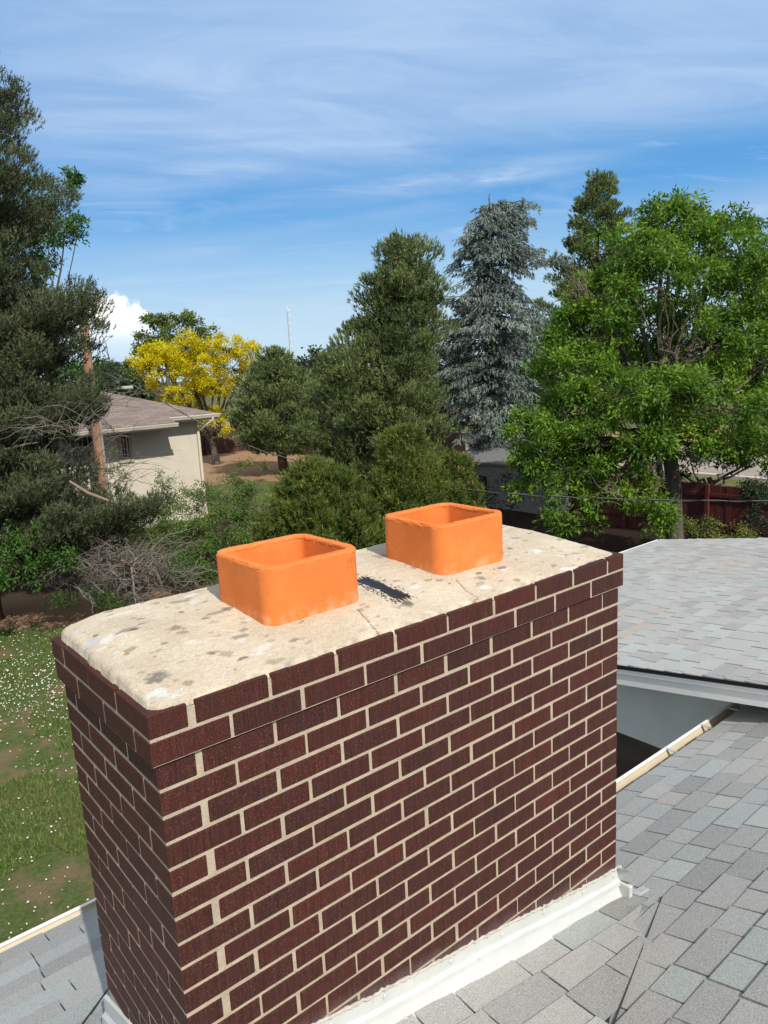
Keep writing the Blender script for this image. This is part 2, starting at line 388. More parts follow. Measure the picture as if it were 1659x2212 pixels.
for (u, v, w_, h_, c_, s_) in [
    (190, 1386, 22, 9, blu, .9), (235, 1382, 38, 9, wht, .8), (172, 1363, 20, 6, blu, .6), (345, 1480, 34, 14, wht, .95), (342, 1485, 20, 8, blu, .8),
    (330, 1450, 26, 10, drk, .75), (345, 1445, 36, 12, gry, .6), (432, 1408, 22, 8, olv, .75), (376, 1361, 20, 7, olv, .8), (268, 1370, 18, 5, gry, .8),
    (182, 1363, 4, 3, drk, 1), (205, 1372, 6, 4, gry, .9), (272, 1410, 9, 4, och, .95), (336, 1415, 6, 4, och, .8), (240, 1396, 7, 2, och, .6),
    (302, 1344, 7, 3, och, .7), (390, 1328, 9, 4, gry, .9), (495, 1400, 24, 7, gry, .55), (515, 1370, 22, 8, gry, .7), (522, 1374, 12, 5, wht, .8),
    (573, 1386, 34, 12, wht, .65), (590, 1408, 22, 7, olv, .5), (640, 1367, 17, 6, olv, .75), (575, 1365, 12, 4, olv, .5), (400, 1300, 34, 8, gry, .7),
    (410, 1292, 26, 6, wht, .8), (425, 1303, 20, 5, wht, .7), (462, 1330, 20, 5, olv, .6), (300, 1308, 14, 4, gry, .7), (232, 1328, 12, 3, gry, .7),
    (250, 1335, 30, 5, wht, .6), (430, 1385, 12, 5, wht, .6), (400, 1422, 18, 6, wht, .5), (497, 1318, 18, 6, drk, .6), (900, 1262, 20, 6, wht, .9),
    (868, 1297, 26, 8, gry, .75), (880, 1290, 14, 5, drk, .7), (820, 1292, 16, 5, wht, .6), (950, 1237, 14, 4, wht, .8), (930, 1300, 12, 5, wht, .7),
    (900, 1227, 12, 4, gry, .7), (985, 1220, 16, 5, wht, .7), (1003, 1228, 10, 4, drk, .75), (985, 1243, 14, 5, wht, .8), (1090, 1223, 20, 6, wht, .95),
    (1048, 1252, 16, 5, wht, .9), (1033, 1238, 12, 4, gry, .6), (1160, 1180, 30, 6, wht, .9), (1105, 1170, 20, 5, wht, .7), (1130, 1187, 20, 3, gry, .6),
    (1230, 1205, 26, 7, wht, .9), (1245, 1178, 12, 5, drk, .55), (1195, 1205, 10, 4, gry, .7), (1170, 1200, 9, 3, gry, .7), (1213, 1185, 14, 4, gry, .5),
    (780, 1265, 14, 6, wht, .7), (800, 1330, 12, 4, wht, .5), (830, 1205, 16, 5, drk, .5), (700, 1345, 10, 4, gry, .35), (660, 1322, 14, 4, wht, .6),
    (1120, 1158, 18, 4, gry, .6), (1280, 1190, 14, 4, gry, .45), (860, 1340, 14, 5, wht, .45), (612, 1300, 8, 4, drk, .7), (470, 1412, 5, 3, och, .5)]:
    x, y = cz(u, v); dpt = np.dot(np.array([x, y, .04])-CAM, F_); k_ = dpt/K
    spot(x, y, w_*k_*1.15, h_*k_*2.1, c_, s_)
rs = np.random.default_rng(5)
for _ in range(240):
    x, y = rs.uniform(.03, W-.03), rs.uniform(.03, D-.03); r_ = rs.uniform(.004, .015); c_ = [gry, gry, wht, drk, olv, olv][rs.integers(6)]
    spot(x, y, r_*1.6, r_, c_, rs.uniform(.3, .75))
em = np.clip(1-dd/.02, 0, 1)*np.clip((n2_-.38)*3, 0, 1); blend(em*.55, (.20, .17, .14))
# hairline cracks
def crack(pts, wd=.0022, dep=.004):
    global hgt
    for (xa, ya), (xb, yb) in zip(pts[:-1], pts[1:]):
        vx, vy = xb-xa, yb-ya; L2 = vx*vx+vy*vy
        tt = np.clip(((GXX-xa)*vx+(GYY-ya)*vy)/L2, 0, 1); q = np.hypot(GXX-xa-tt*vx, GYY-ya-tt*vy) + (n3_-.5)*.004
        m = np.clip(1.6-q/wd, 0, 1)*.75; blend(m, (.17, .13, .09)); hgt = hgt-np.clip(1.3-q/wd, 0, 1)*dep*(hgt > 0)
crack([cz(770, 1308), cz(790, 1322), cz(805, 1335), cz(830, 1353), (cz(842, 1362)[0], .01)])
crack([cz(985, 1246), cz(1008, 1262), cz(1032, 1270), (cz(1058, 1288)[0], .01)])
crack([cz(600, 1172), cz(590, 1195)])
nx, ny = GXX.shape; cr_ = MB()
idx = np.arange(nx*ny).reshape(nx, ny); keep = (dd > -.008)
kq = keep[:-1, :-1] | keep[1:, :-1] | keep[1:, 1:] | keep[:-1, 1:]
Q = np.stack([idx[:-1, :-1], idx[1:, :-1], idx[1:, 1:], idx[:-1, 1:]], -1)[kq]
cr_.add(np.stack([GXX, GYY, hgt], -1).reshape(-1, 3), Q)
mc, t, b = mat('weathered_crown_concrete'); co = objco(t)
vc = t.new('ShaderNodeAttribute', attribute_name='Col').outputs['Color']
g1 = t.noise(co, 260, 3, .65); g2 = t.noise(co, 120, 4, .65)
c = t.mix(t.math('MULTIPLY', t.sstep(g1, .53, .66), .55), vc, (.24, .18, .12))
c = t.mix(t.math('MULTIPLY', t.sstep(g2, .60, .70), .5), c, (.84, .76, .64))
t.l.new(c, b.inputs['Base Color']); b.inputs['Roughness'].default_value = .95; b.inputs['Specular IOR Level'].default_value = .2
bump(t, b, t.math('ADD', t.math('MULTIPLY', g1, .6), g2), .8, .005)
crown = cr_.build('crown', mc, chim, smooth=True)
ca = crown.data.color_attributes.new('Col', 'FLOAT_COLOR', 'POINT')
ca.data.foreach_set('color', np.concatenate([np.clip(C3, 0, 1).reshape(-1, 3), np.ones((nx*ny, 1))], 1).astype(np.float32).ravel())
def crz(x, y):
    i = int(round((x-.006)/st)); j = int(round((y-.006)/st)); return float(hgt[min(max(i, 0), nx-1), min(max(j, 0), ny-1)])
# ---- tar smear brushed on the crown
tar = MB(); r2 = np.random.default_rng(9)
A_ = np.array(cz(782, 1250, .045)); B_ = np.array(cz(874, 1282, .045)); ax_ = B_-A_; Lt = np.linalg.norm(ax_); ax_ /= Lt; pe = np.array([-ax_[1], ax_[0]])
m_, n_ = 60, 16; V = []; 
for i in range(m_):
    for j in range(n_):
        s_ = i/(m_-1); q = j/(n_-1)-.5
        wd = .060*(math.sin(math.pi*min(max(s_*.92+.04, 0), 1))**.10)*(.86+.14*math.sin(s_*7+1)); jag = (r2.random()-.5)*.014 if j in (0, n_-1) else 0
        p = A_ + ax_*(s_*Lt + (.018*math.sin(q*23+1) if i < 4 or i > m_-5 else 0)+(r2.random()-.5)*.006) + pe*(q*wd+jag)
        h_ = .0016*max(0, 1-(2*q)**6) + .0013*math.sin(q*52) + .001*math.sin(s_*9+q*8)
        V.append((p[0], p[1], crz(*p)+.0008+max(h_, -.0002)*(0.0 if j in (0, n_-1) else 1)))
tar.add(V, np.array([[i*n_+j, (i+1)*n_+j, (i+1)*n_+j+1, i*n_+j+1] for i in range(m_-1) for j in range(n_-1)]))
for _ in range(170):   # dabs left by the dry brush
    s_ = r2.random(); sd_ = -1 if r2.random() < .8 else 1; off = .031 + abs(r2.normal(0, .012)); p = A_ + ax_*(s_*Lt*1.05) + pe*off*sd_*(1 if sd_ < 0 else .9)
    a_, bb = r2.uniform(.0015, .006), r2.uniform(.0008, .002); z_ = crz(*p)+.0012
    th = np.linspace(0, 2*np.pi, 7)[:-1]; tar.add([(p[0]+ax_[0]*a_*math.cos(q)+pe[0]*bb*math.sin(q), p[1]+ax_[1]*a_*math.cos(q)+pe[1]*bb*math.sin(q), z_+.0006) for q in th], np.arange(6)[None, :])
mt, t, b = mat('black_roof_tar'); b.inputs['Base Color'].default_value = (.012, .013, .017, 1); b.inputs['Roughness'].default_value = .38
co = objco(t); bump(t, b, t.noise(co, 160, 3), .6, .003)
tar.build('tar_smear', mt, crown, smooth=True)

# ---- clay flues
mf, t, b = mat('orange_fired_clay'); co = objco(t)
c = t.ramp(t.noise(co, 7, 5, .6), [(.3, (.61, .168, .038)), (.55, (.70, .198, .046)), (.75, (.77, .245, .070))])
c = t.mix(t.math('MULTIPLY', t.sstep(t.noise(co, 240, 2), .64, .72), .5), c, (.42, .12, .03))
sp = t.new('ShaderNodeSeparateXYZ'); t.l.new(co, sp.inputs[0])
dust = t.math('MULTIPLY', t.math('SUBTRACT', 1.0, t.sstep(t.math('ADD', sp.outputs[2], t.math('MULTIPLY', t.math('SUBTRACT', t.noise(co, 14, 5), .5), -.10)), .03, .085)), .5)
c = t.mix(t.math('MULTIPLY', dust, t.sstep(t.noise(co, 22, 5, .65), .42, .62)), c, (.76, .42, .24))
t.l.new(c, b.inputs['Base Color']); b.inputs['Roughness'].default_value = .8; b.inputs['Specular IOR Level'].default_value = .25
bump(t, b, t.math('ADD', t.noise(co, 260, 3), t.math('MULTIPLY', t.noise(co, 45, 4), .8)), .38, .004)
def flue(x0, x1, y0, y1, ztop, seed, rot=0.0):
    r = np.random.default_rng(seed); wall = .027; R = .052; NS = 200
    def outline(ins, rr):
        pts = []; a, b_, c_, d_ = x0+ins, x1-ins, y0+ins, y1-ins; rr = max(rr, .012)
        per = []
        for (cx, cy, s0) in [(b_-rr, d_-rr, 0), (a+rr, d_-rr, 90), (a+rr, c_+rr, 180), (b_-rr, c_+rr, 270)]:
            for k in range(14): th = rad(s0+90*k/13); per.append((cx+rr*math.cos(th), cy+rr*math.sin(th)))
        per.append(per[0]); per = np.array(per); sg = np.concatenate([[0], np.cumsum(np.linalg.norm(np.diff(per, axis=0), axis=1))])
        q = np.linspace(0, sg[-1], NS, endpoint=False); P = np.stack([np.interp(q, sg, per[:, 0]), np.interp(q, sg, per[:, 1])], 1)
        cxm, cym = (x0+x1)/2, (y0+y1)/2; cr, sr = math.cos(rot), math.sin(rot); Q = P-[cxm, cym]
        return np.stack([Q[:, 0]*cr-Q[:, 1]*sr+cxm, Q[:, 0]*sr+Q[:, 1]*cr+cym], 1)
    def sn(a, s): # smooth periodic noise
        o = np.zeros(NS); th = np.arange(NS)/NS*2*np.pi
        for k in (3, 5, 9, 14, 23, 37): o += np.sin(k*th + r.uniform(0, 6.3))/k**.5
        return o*a/2
    zt = ztop + sn(.0012, 1); chip = 1.8*np.clip(sn(1, 1)+r.normal(0, .5, NS)*.5-.45, 0, 1)
    rings = [(0, R, None, -.03), (-.0, R, None, .05), (0, R, None, .11), (0, R, None, 'p'), (0, R, None, 'a'), (.0018, R, None, 'b'), (.004, R-.003, None, 't'), (wall*.5, R-wall*.4, None, 't'),
             (wall-.003, R-wall*.75, None, 't'), (wall, R-wall*.8, None, 'c'), (wall+.001, R-wall*.8, None, 'd'), (wall, R-wall*.8, None, 'q'), (wall, R-wall*.8, None, .08), (wall, R-wall*.8, None, -.35)]
    V = []
    for ins, rr, _, z in rings:
        o = outline(ins, rr); nrm = o-np.array([(x0+x1)/2, (y0+y1)/2])
        if z == 'a': zz_ = zt-.007-chip*.003
        elif z == 'b': zz_ = zt-.003-chip*.005+r.normal(0, .0006, NS)
        elif z == 't': zz_ = zt + r.normal(0, .0004, NS)
        elif z == 'c': zz_ = zt-.003-np.clip(sn(1, 1), 0, 1)*.003+r.normal(0, .0008, NS)
        elif z == 'd': zz_ = zt-.008
        elif z == 'p': zz_ = zt-.013
        elif z == 'q': zz_ = zt-.014
        else: zz_ = np.full(NS, float(z))
        if z in ('a', 'b', 'c', 'd'): o = o + nrm*(np.clip(np.convolve(r.normal(0, 1, NS), np.ones(3)/3, 'same'), -1, .6)*(.010+.014*(chip > .2))*(1 if z in ('a', 'b') else -1))[:, None]
        V.append(np.column_stack([o, zz_]))
    m = MB(); n = len(rings); i = np.arange(n-1)[:, None]*NS; j = np.arange(NS)[None, :]; j2 = (j+1) % NS
    m.add(np.concatenate(V), np.stack([i+j, i+j2, i+NS+j2, i+NS+j], -1).reshape(-1, 4))
    return m
f1 = flue(.450, .790, .212, .548, .203, 1).build('flue', mf, chim)
f2 = flue(1.118, 1.450, .205, .535, .207, 2, rad(-1)).build('flue', mf, chim)
tag(f1, 'nearer orange clay flue beside the left end of the crown'); tag(f2, 'farther orange clay flue with an embossed stamp and hairline cracks')
# stamps pressed in the clay: worn letters inside a frame line (raised a hair from the wall)
def glyph(m, P0, ex, ey, ch, s, nrm, rr_=.0011):
    P0 = np.array(P0)
    paths = {'O': [[(.5+.42*math.cos(a), .5+.5*math.sin(a)) for a in np.linspace(0, 2*np.pi, 13)]], 'L': [[(.1, 1), (.1, 0), (.8, 0)]],
             'I': [[(.4, 1), (.4, 0)]], 'S': [[(.85, .9), (.4, 1), (.15, .75), (.5, .5), (.85, .3), (.5, 0), (.1, .1)]], 'B': [[(.1, 0), (.1, 1), (.7, .9), (.7, .6), (.1, .5), (.8, .4), (.8, .1), (.1, 0)]],
             'E': [[(.8, 1), (.1, 1), (.1, 0), (.8, 0)], [(.1, .5), (.7, .5)]], '3': [[(.1, .95), (.7, .9), (.7, .6), (.35, .52), (.8, .4), (.75, .08), (.1, .05)]], 'C': [[(.85, .85), (.45, 1), (.12, .6), (.15, .25), (.5, 0), (.85, .12)]]}[ch]
    for p in paths: m.tube([P0+ex*q[0]*s*.75+ey*q[1]*s+nrm*.0002 for q in p], rr_, 5)
# stamp on farther flue's left face (x = 1.128 side), text reads downward along a slanting line
sx = 1.1180; st2 = MB(); ey_ = np.array([0, .0, 1.]); exd = np.array([0, -1., 0]); nn = np.array([-1., 0, 0])
tl = np.array([sx, .322, .176]); dn = np.array([0, -.32, -.95]); dn /= np.linalg.norm(dn); sd2 = np.array([0, -.95, .32])
for i, ch in enumerate('OLB'): glyph(st2, tl+dn*(.026*i+.010)+sd2*.004, dn, sd2, ch, .013, nn)
for i, ch in enumerate('OC'): glyph(st2, tl+dn*(.026*i+.012)-sd2*.016, dn, sd2, ch, .013, nn)
st2.tube([tl+sd2*(-.02)-dn*.004, tl+sd2*.02-dn*.008, tl+sd2*.021+dn*.10, tl+sd2*.021+dn*.155], .0009, 5)
st2.build('stamp', mf, f2)
st1 = MB(); y_ = .2115; tr_ = np.array([.752, y_, .163]); dx_ = np.array([1., 0, 0]); dz_ = np.array([0, 0, 1.]); nn = np.array([0, -1., 0])
for i, ch in enumerate('S'): glyph(st1, tr_+dx_*(-.010), dx_, dz_, ch, .012, nn, .0008)
for i, ch in enumerate('B'): glyph(st1, tr_+dx_*(-.022)-dz_*.002, dx_, dz_, ch, .011, nn, .0007)
for i, ch in enumerate('EI'): glyph(st1, tr_+dx_*(-.020+.011*i)-dz_*.018, dx_, dz_, ch, .010, nn, .0006)
st1.tube([tr_+dx_*-.026+dz_*.013, tr_+dx_*.002+dz_*.016, tr_+dx_*.002-dz_*.02], .0007, 5)
st1.build('stamp', mf, f1)
md_, t, b = mat('dark_crack'); b.inputs['Base Color'].default_value = (.16, .045, .015, 1); b.inputs['Roughness'].default_value = 1
ck = MB(); yv = .2085
ck.tube([(1.392, yv, .19), (1.398, yv, .165), (1.404, yv, .15), (1.402, yv, .12), (1.408, yv, .10), (1.412, yv-.0004, .075), (1.424, yv, .055)], .0009, 5)
for p in [(1.352, .2050, .148), (1.330, .2053, .10)]: ck.tube([p, (p[0], p[1]+.0012, p[2])], .0024, 8)
ck.build('crack', md_, f2)

# ---- painted metal flashing
mw, t, b = mat('white_painted_flashing'); co = objco(t)
c = t.ramp(t.noise(co, 6, 5, .6), [(.3, (.50, .53, .52)), (.7, (.59, .61, .605))])
c = t.mix(t.sstep(t.noise(co, 38, 5, .7), .63, .72), c, (.36, .34, .30))
t.l.new(c, b.inputs['Base Color']); b.inputs['Roughness'].default_value = .42
bump(t, b, t.noise(co, 26, 4), .25, .01)
ZR, MR = -1.47, .333          # right roof plane z = ZR - MR*y
ZL, ML = -1.17, .333          # left roof plane
XE, ZE, SXS = 1.8657, -1.475, .182   # chimney-side line of the cricket
def front_z(x): return ZE + (XE-x)*SXS
fl = MB(); xs = np.linspace(-.03, W+.022, 60)
prof = [(0, .006, .128), (0, -.004, .126), (0, -.006, .082), (0, -.018, .074), (0, -.020, .058), (0, -.010, .052), (0, -.024, .016), (0, -.034, .010), (0, -.036, .004), (0, -.062, .001), (0, -.078, -.004)]
P = [(x, OV-.0, front_z(x)+.004*math.sin(x*7)+.0015*math.sin(x*31)) for x in xs]
fl.strip(P, prof)
# turned end at the right corner and along the right and left faces
def side(xw, sgn, zf, y0, y1):
    pr_ = [(-.004*sgn, 0, .13), (.006*sgn, 0, .126), (.008*sgn, 0, .07), (.02*sgn, 0, .06), (.022*sgn, 0, .012), (.075*sgn, 0, -.002)]
    fl.strip([(xw, y, zf(y)) for y in np.linspace(y0, y1, 12)], pr_)
side(W-OV, 1, lambda y: ZR-MR*y+.008, -.055, D+.03)
side(OV, -1, lambda y: ZL-ML*y+.02, -.02, D+.03)
flo = fl.build('flashing', mw, chim); sol = flo.modifiers.new('s', 'SOLIDIFY'); sol.thickness = .0012; 
cp = MB(); cp.box((W-OV+.002, -.052, front_z(W)-.012), (W-OV+.024, OV+.01, front_z(W)+.078), ch=.004)
cp.prism([(W+.018, -.075, -1.440), (W+.075, -.085, -1.434), (W+.082, -.055, -1.444), (W+.06, -.04, -1.452), (W+.018, -.03, -1.457)], (0, 0, .006))
cp.build('flashing_end', mw, chim)
mz, t, b = mat('tan_sealant'); co = objco(t); t.l.new(t.ramp(t.noise(co, 30, 4), [(.3, (.40, .36, .31)), (.7, (.55, .53, .49))]), b.inputs['Base Color']); b.inputs['Roughness'].default_value = .6
sl_ = MB(); xs = np.linspace(-.02, W+.005, 160); r3 = np.random.default_rng(4)
th = rng.normal(0, .002, 160); sl_.tube([(x, OV-.0035+r3.normal(0, .0008), front_z(x)+.130+.004*math.sin(x*7)+th[i]) for i, x in enumerate(xs)], .0042+np.abs(r3.normal(0, .0014, 160)), 7)
sl_.build('sealant', mz, chim, smooth=True)
for x in (.42, .62, .9, 1.15, 1.38, 1.62, 1.83):
    c_ = np.array([x, OV-.006, front_z(x)+.106]); rv = MB(); rv.tube([c_, c_+[0, -.004, 0]], [.009, .007], 10); rv.build('rivet', mw, chim)
    c_ = np.array([x+.06 if x < 1.8 else 1.5, OV-.026, front_z(x+.06 if x < 1.8 else 1.5)+.012]); rv = MB(); rv.tube([c_, c_+[0, -.004, 0]], [.006, .005], 8); rv.build('rivet', mw, chim)

# ================================================================== OUR HOUSE
ms, t, b = mat('grey_granule_shingle'); co = objco(t); tn = tintn(t)
c = t.ramp(tn, [(0, (.255, .262, .255)), (.22, (.32, .328, .32)), (.40, (.365, .372, .362)), (.55, (.41, .415, .40)), (.72, (.32, .36, .35)), (.86, (.41, .465, .45)), (.95, (.39, .355, .32)), (1, (.41, .345, .29))])
g = t.noise(co, 300, 2, .6); g2 = t.noise(co, 110, 3, .7)
c = t.mix(t.math('MULTIPLY', t.sstep(g, .50, .66), .6), c, (.56, .56, .55))
c = t.mix(t.math('MULTIPLY', t.math('SUBTRACT', 1.0, t.sstep(g, .34, .46)), .55), c, (.085, .085, .09))
c = t.mix(t.math('MULTIPLY', t.sstep(g2, .5, .7), .25), c, (.12, .12, .12))
big = t.noise(co, 2.2, 4); c = t.mix(t.math('MULTIPLY', t.sstep(big, .45, .75), .22), c, (.33, .325, .31))
t.l.new(c, b.inputs['Base Color']); b.inputs['Roughness'].default_value = .9; b.inputs['Specular IOR Level'].default_value = .3
bump(t, b, g, .7, .004)
mu, t, b = mat('shingle_underlay'); b.inputs['Base Color'].default_value = (.028, .028, .03, 1); b.inputs['Roughness'].default_value = 1
def shingles(x0, x1, ytop, yeave, zf, m, seed, e=.127, slot=.003, wmin=.15, wmax=.30, wav=.0, grad=None, ox=(1, 0, 0), skip=None):
    """courses of cut tabs, butt end towards +Y (down the slope); zf(x,y) is the deck height"""
    r = np.random.default_rng(seed); V = []; T = []; n = 0
    nc = int((yeave-ytop)/e)+1; cur = 0
    for i in range(nc):
        yb = yeave - i*e; x = x0 - r.uniform(0, .2)
        while x < x1:
            wd = r.uniform(wmin, wmax); a, b_ = max(x+slot, x0), min(x+wd-slot, x1); x += wd
            if b_-a < .02: continue
            if skip and skip((a+b_)/2, yb): continue
            tk = .008+r.uniform(0, .006); dy = r.normal(0, .002)
            tnt = r.random(); tnt = tnt if r.random() < .8 else cur; cur = tnt
            y1 = yb+dy; y0 = yb-e*1.25; lift = r.uniform(0, .003)
            ya = [y1, y1+r.normal(0, .0012)]
            V += [(a, ya[0], zf(a, y1)+.001), (b_, ya[1], zf(b_, y1)+.001), (b_, ya[1], zf(b_, y1)+tk+lift), (a, ya[0], zf(a, y1)+tk), (b_, y0, zf(b_, y0)+.0025), (a, y0, zf(a, y0)+.0025), (a, y0, zf(a, y0)), (b_, y0, zf(b_, y0))]
            T += [tnt]*8; n += 1
    V = np.array(V); q = np.array([[3, 2, 4, 5], [0, 1, 2, 3], [0, 3, 5, 6], [1, 7, 4, 2]]); Fq = (np.arange(n)[:, None, None]*8+q[None]).reshape(-1, 4)
    mb_ = MB(); mb_.add(V, Fq[:, ::-1], np.array(T)); return mb_
house = empty('house', (4.5, -1.0, GZ), 'our own low house under grey shingled roofs around the brick chimney', 'house')
zR = lambda x, y: ZR-MR*y
zL = lambda x, y: ZL-ML*y
# right roof
skipch = lambda x, y: (0 < x < W and .08 < y < D-.1)
o = shingles(.13, 4.75, -3.4, .60, zR, MR, 11, slot=.0042, wmin=.13, wmax=.27, skip=lambda x, y: skipch(x, y) or (x < 1.15 and y > -.28)).build('roof', ms, house); tag(o, 'grey shingled roof slope right of the chimney')
dk = MB(); dk.prism([(.13, -3.4, zR(0, -3.4)), (4.75, -3.4, zR(0, -3.4)), (4.75, .59, zR(0, .59)), (1.15, .59, zR(0, .59)), (1.15, -.4, zR(0, -.4)), (.13, -.4, zR(0, -.4))], (0, 0, -.03)); dk.build('roof_deck', mu, house)
o = shingles(-7.0, 1.15, -3.4, 1.93, zL, ML, 12, wmin=.16, wmax=.34, e=.125, skip=lambda x, y: x > .10 and y < .80).build('roof', ms, house); tag(o, 'grey shingled roof slope left of the chimney')
dk = MB(); dk.prism([(-7, -3.4, zL(0, -3.4)), (.12, -3.4, zL(0, -3.4)), (.12, .66, zL(0, .66)), (1.15, .66, zL(0, .66)), (1.15, 1.92, zL(0, 1.92)), (-7, 1.92, zL(0, 1.92))], (0, 0, -.03)); dk.build('roof_deck', mu, house)
# cricket between chimney and slope
P1 = np.array([1.87, -.03, -1.475]); P2 = np.array([.4, -.03, -1.208]); P3 = np.array([1.2, -.408, -1.334])
nn = np.cross(P2-P1, P3-P1); zc = lambda x, y: P1[2]-(nn[0]*(x-P1[0])+nn[1]*(y-P1[1]))/nn[2]
def yval(x): return -.164-(1.9-x)*.3516
def zc2(x, y):
    yv = min(yval(x), -.07); zf = front_z(x)
    if y >= -.03: return zf
    if y > yv: q = (y+.03)/(yv+.03); return zf*(1-q)+(ZR-MR*yv+.003)*q
    return ZR-MR*yv+.003+(yv-y)*.20
o = shingles(-.4, 1.93, -.9, .0, zc2, 0, 13, slot=.0038, e=.118, wmin=.16, wmax=.30, skip=lambda x, y: y < yval(x)+.03).build('roof_cricket', ms, house); tag(o, 'small shingled cricket uphill of the chimney')
dk = MB(); gxs = np.linspace(-.4, 1.93, 24); gys = np.linspace(-.9, 0, 19)
dk.add([(x, y, zc2(x, y)-.001) for x in gxs for y in gys], np.array([[i*19+j, (i+1)*19+j, (i+1)*19+j+1, i*19+j+1] for i in range(23) for j in range(18)])); dk.build('roof_deck', mu, house)
# valley seam: cut shingle edge along the meeting line
sm_ = MB(); sm_.tube([(xx, yval(xx), ZR-MR*yval(xx)+.011) for xx in np.linspace(1.91, .5, 24)], .0022, 5); sm_.build('valley_seam', mu, house)
sm_ = MB(); sm_.tube([(a_, b_, zL(a_, b_)+.0105) for a_, b_ in zip(np.linspace(.16, -.9, 14), np.linspace(1.10, .04, 14)+.006*np.sin(np.arange(14)*1.7))], np.linspace(.004, .009, 14), 5)
sm_.build('valley_seam', mu, house)
# gutters
mg, t, b = mat('tan_enamel_gutter'); co = objco(t); c = t.ramp(t.noise(co, 4, 5), [(.3, (.46, .405, .30)), (.7, (.54, .475, .36))]); t.l.new(c, b.inputs['Base Color']); b.inputs['Roughness'].default_value = .38
mwl = simple('white_gutter_lip', (.80, .80, .79), .35, var=.04)
mal = simple('grey_metal_bracket', (.55, .56, .57), .35, .6, .06)
def gutter(xa, xb, y0, z0, straps, wd=.105, dep=.085):
    g_ = MB(); xs = np.linspace(xa, xb, 40)
    g_.strip([(x, y0, z0+.0015*math.sin(x*3)) for x in xs], [(0, -.004, .005), (0, 0, -dep*.9), (0, .012, -dep), (0, wd*.6, -dep), (0, wd*.75, -dep*.82), (0, wd*.86, -dep*.35), (0, wd-.004, -.012), (0, wd-.004, -.001)])
    go = g_.build('gutter', mg, house, smooth=False); s = go.modifiers.new('s', 'SOLIDIFY'); s.thickness = .0015
    l_ = MB(); l_.strip([(x, y0, z0+.0015*math.sin(x*3)) for x in xs], [(0, wd-.006, -.004), (0, wd-.006, .001), (0, wd+.010, .001), (0, wd+.012, -.014), (0, wd+.004, -.016)])
    lo_ = l_.build('gutter_lip', mwl, go); s = lo_.modifiers.new('s', 'SOLIDIFY'); s.thickness = .0015
    for x in straps:
        s_ = MB(); s_.strip([(x, y0-.05, z0+.014), (x+.002, y0+.02, z0+.006), (x+.004, y0+wd*.6, z0-.004), (x+.006, y0+wd-.002, z0+.002)], [(-.010, 0, 0), (-.008, 0, .004), (-.002, 0, .001), (.002, 0, .001), (.008, 0, .004), (.010, 0, 0)])
        so_ = s_.build('gutter_bracket', mal, go); q = so_.modifiers.new('s', 'SOLIDIFY'); q.thickness = .0015
    return go
def gx_at(u, v, z=-1.70):
    p = gnd(u, v, z); return p[0]
gutter(1.2, 4.72, .595, -1.69, [gx_at(1442, 1622), gx_at(1520, 1572), gx_at(1575, 1532), 1.6, 2.3])
gutter(-7.0, 1.12, 1.925, -1.835, [-1.2, -.55, .9])
# step in the roof, walls below
msd = simple('grey_stucco', (.78, .79, .78), .9, var=.05, scale=3)
mfa = simple('white_fascia_paint', (.82, .82, .80), .55, var=.05, scale=4)
wl = MB(); wl.box((-6.8, 1.0, GZ-.3), (1.0, 1.55, -1.80)); wl.box((1.0, -3, GZ-.3), (4.6, .25, -1.62)); wl.build('wall', msd, house)
fc = MB(); fc.box((-7, 1.90, -1.98), (1.13, 1.922, -1.845)); fc.box((1.17, .572, -1.83), (4.74, .592, -1.70)); 
fc.prism([(1.10, .74, zR(0, .74)-.1), (1.10, 1.92, zR(0, 1.92)-.1), (1.10, 1.92, zL(0, 1.92)-.034), (1.10, .74, zL(0, .74)-.034)], (.035, 0, 0)); fc.prism([(.122, -3.4, zR(0, -3.4)-.1), (.122, -.6, zR(0, -.6)-.1), (.122, -.6, zL(0, -.6)-.002), (.122, -3.4, zL(0, -3.4)-.002)], (.006, 0, 0)); fc.build('fascia', mfa, house)
# upper wing with open sided cover and pale back wall
ZU, MU_ = -1.247, .162
zU = lambda x, y: ZU-MU_*y
wing_x0, wing_x1, wing_ye = 3.9, 9.03, 4.0
ms2 = ms.copy(); ms2.name = 'grazing_lit_shingle'  # copy of the grey shingle, lightened in colour for grazing light
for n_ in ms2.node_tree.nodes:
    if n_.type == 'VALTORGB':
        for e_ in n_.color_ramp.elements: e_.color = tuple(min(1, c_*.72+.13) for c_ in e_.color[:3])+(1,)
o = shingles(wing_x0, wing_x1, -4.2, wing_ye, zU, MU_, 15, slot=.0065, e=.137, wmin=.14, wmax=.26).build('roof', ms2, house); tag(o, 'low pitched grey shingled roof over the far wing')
dk = MB(); dk.prism([(wing_x0+.012, -4.2, zU(0, -4.2)), (wing_x1-.01, -4.2, zU(0, -4.2)), (wing_x1-.01, wing_ye-.01, zU(0, wing_ye)), (wing_x0+.012, wing_ye-.01, zU(0, wing_ye))], (0, 0, -.03)); dk.build('roof_deck', mu, house)
sf = MB()
sf.prism([(wing_x0+.05, -4.2, zU(0, -4.2)-.14), (wing_x1-.1, -4.2, zU(0, -4.2)-.14), (wing_x1-.1, wing_ye-.05, zU(0, wing_ye)-.14), (wing_x0+.05, wing_ye-.05, zU(0, wing_ye)-.14)], (0, 0, -.02)); sf.build('soffit', mfa, house)
fa = MB()
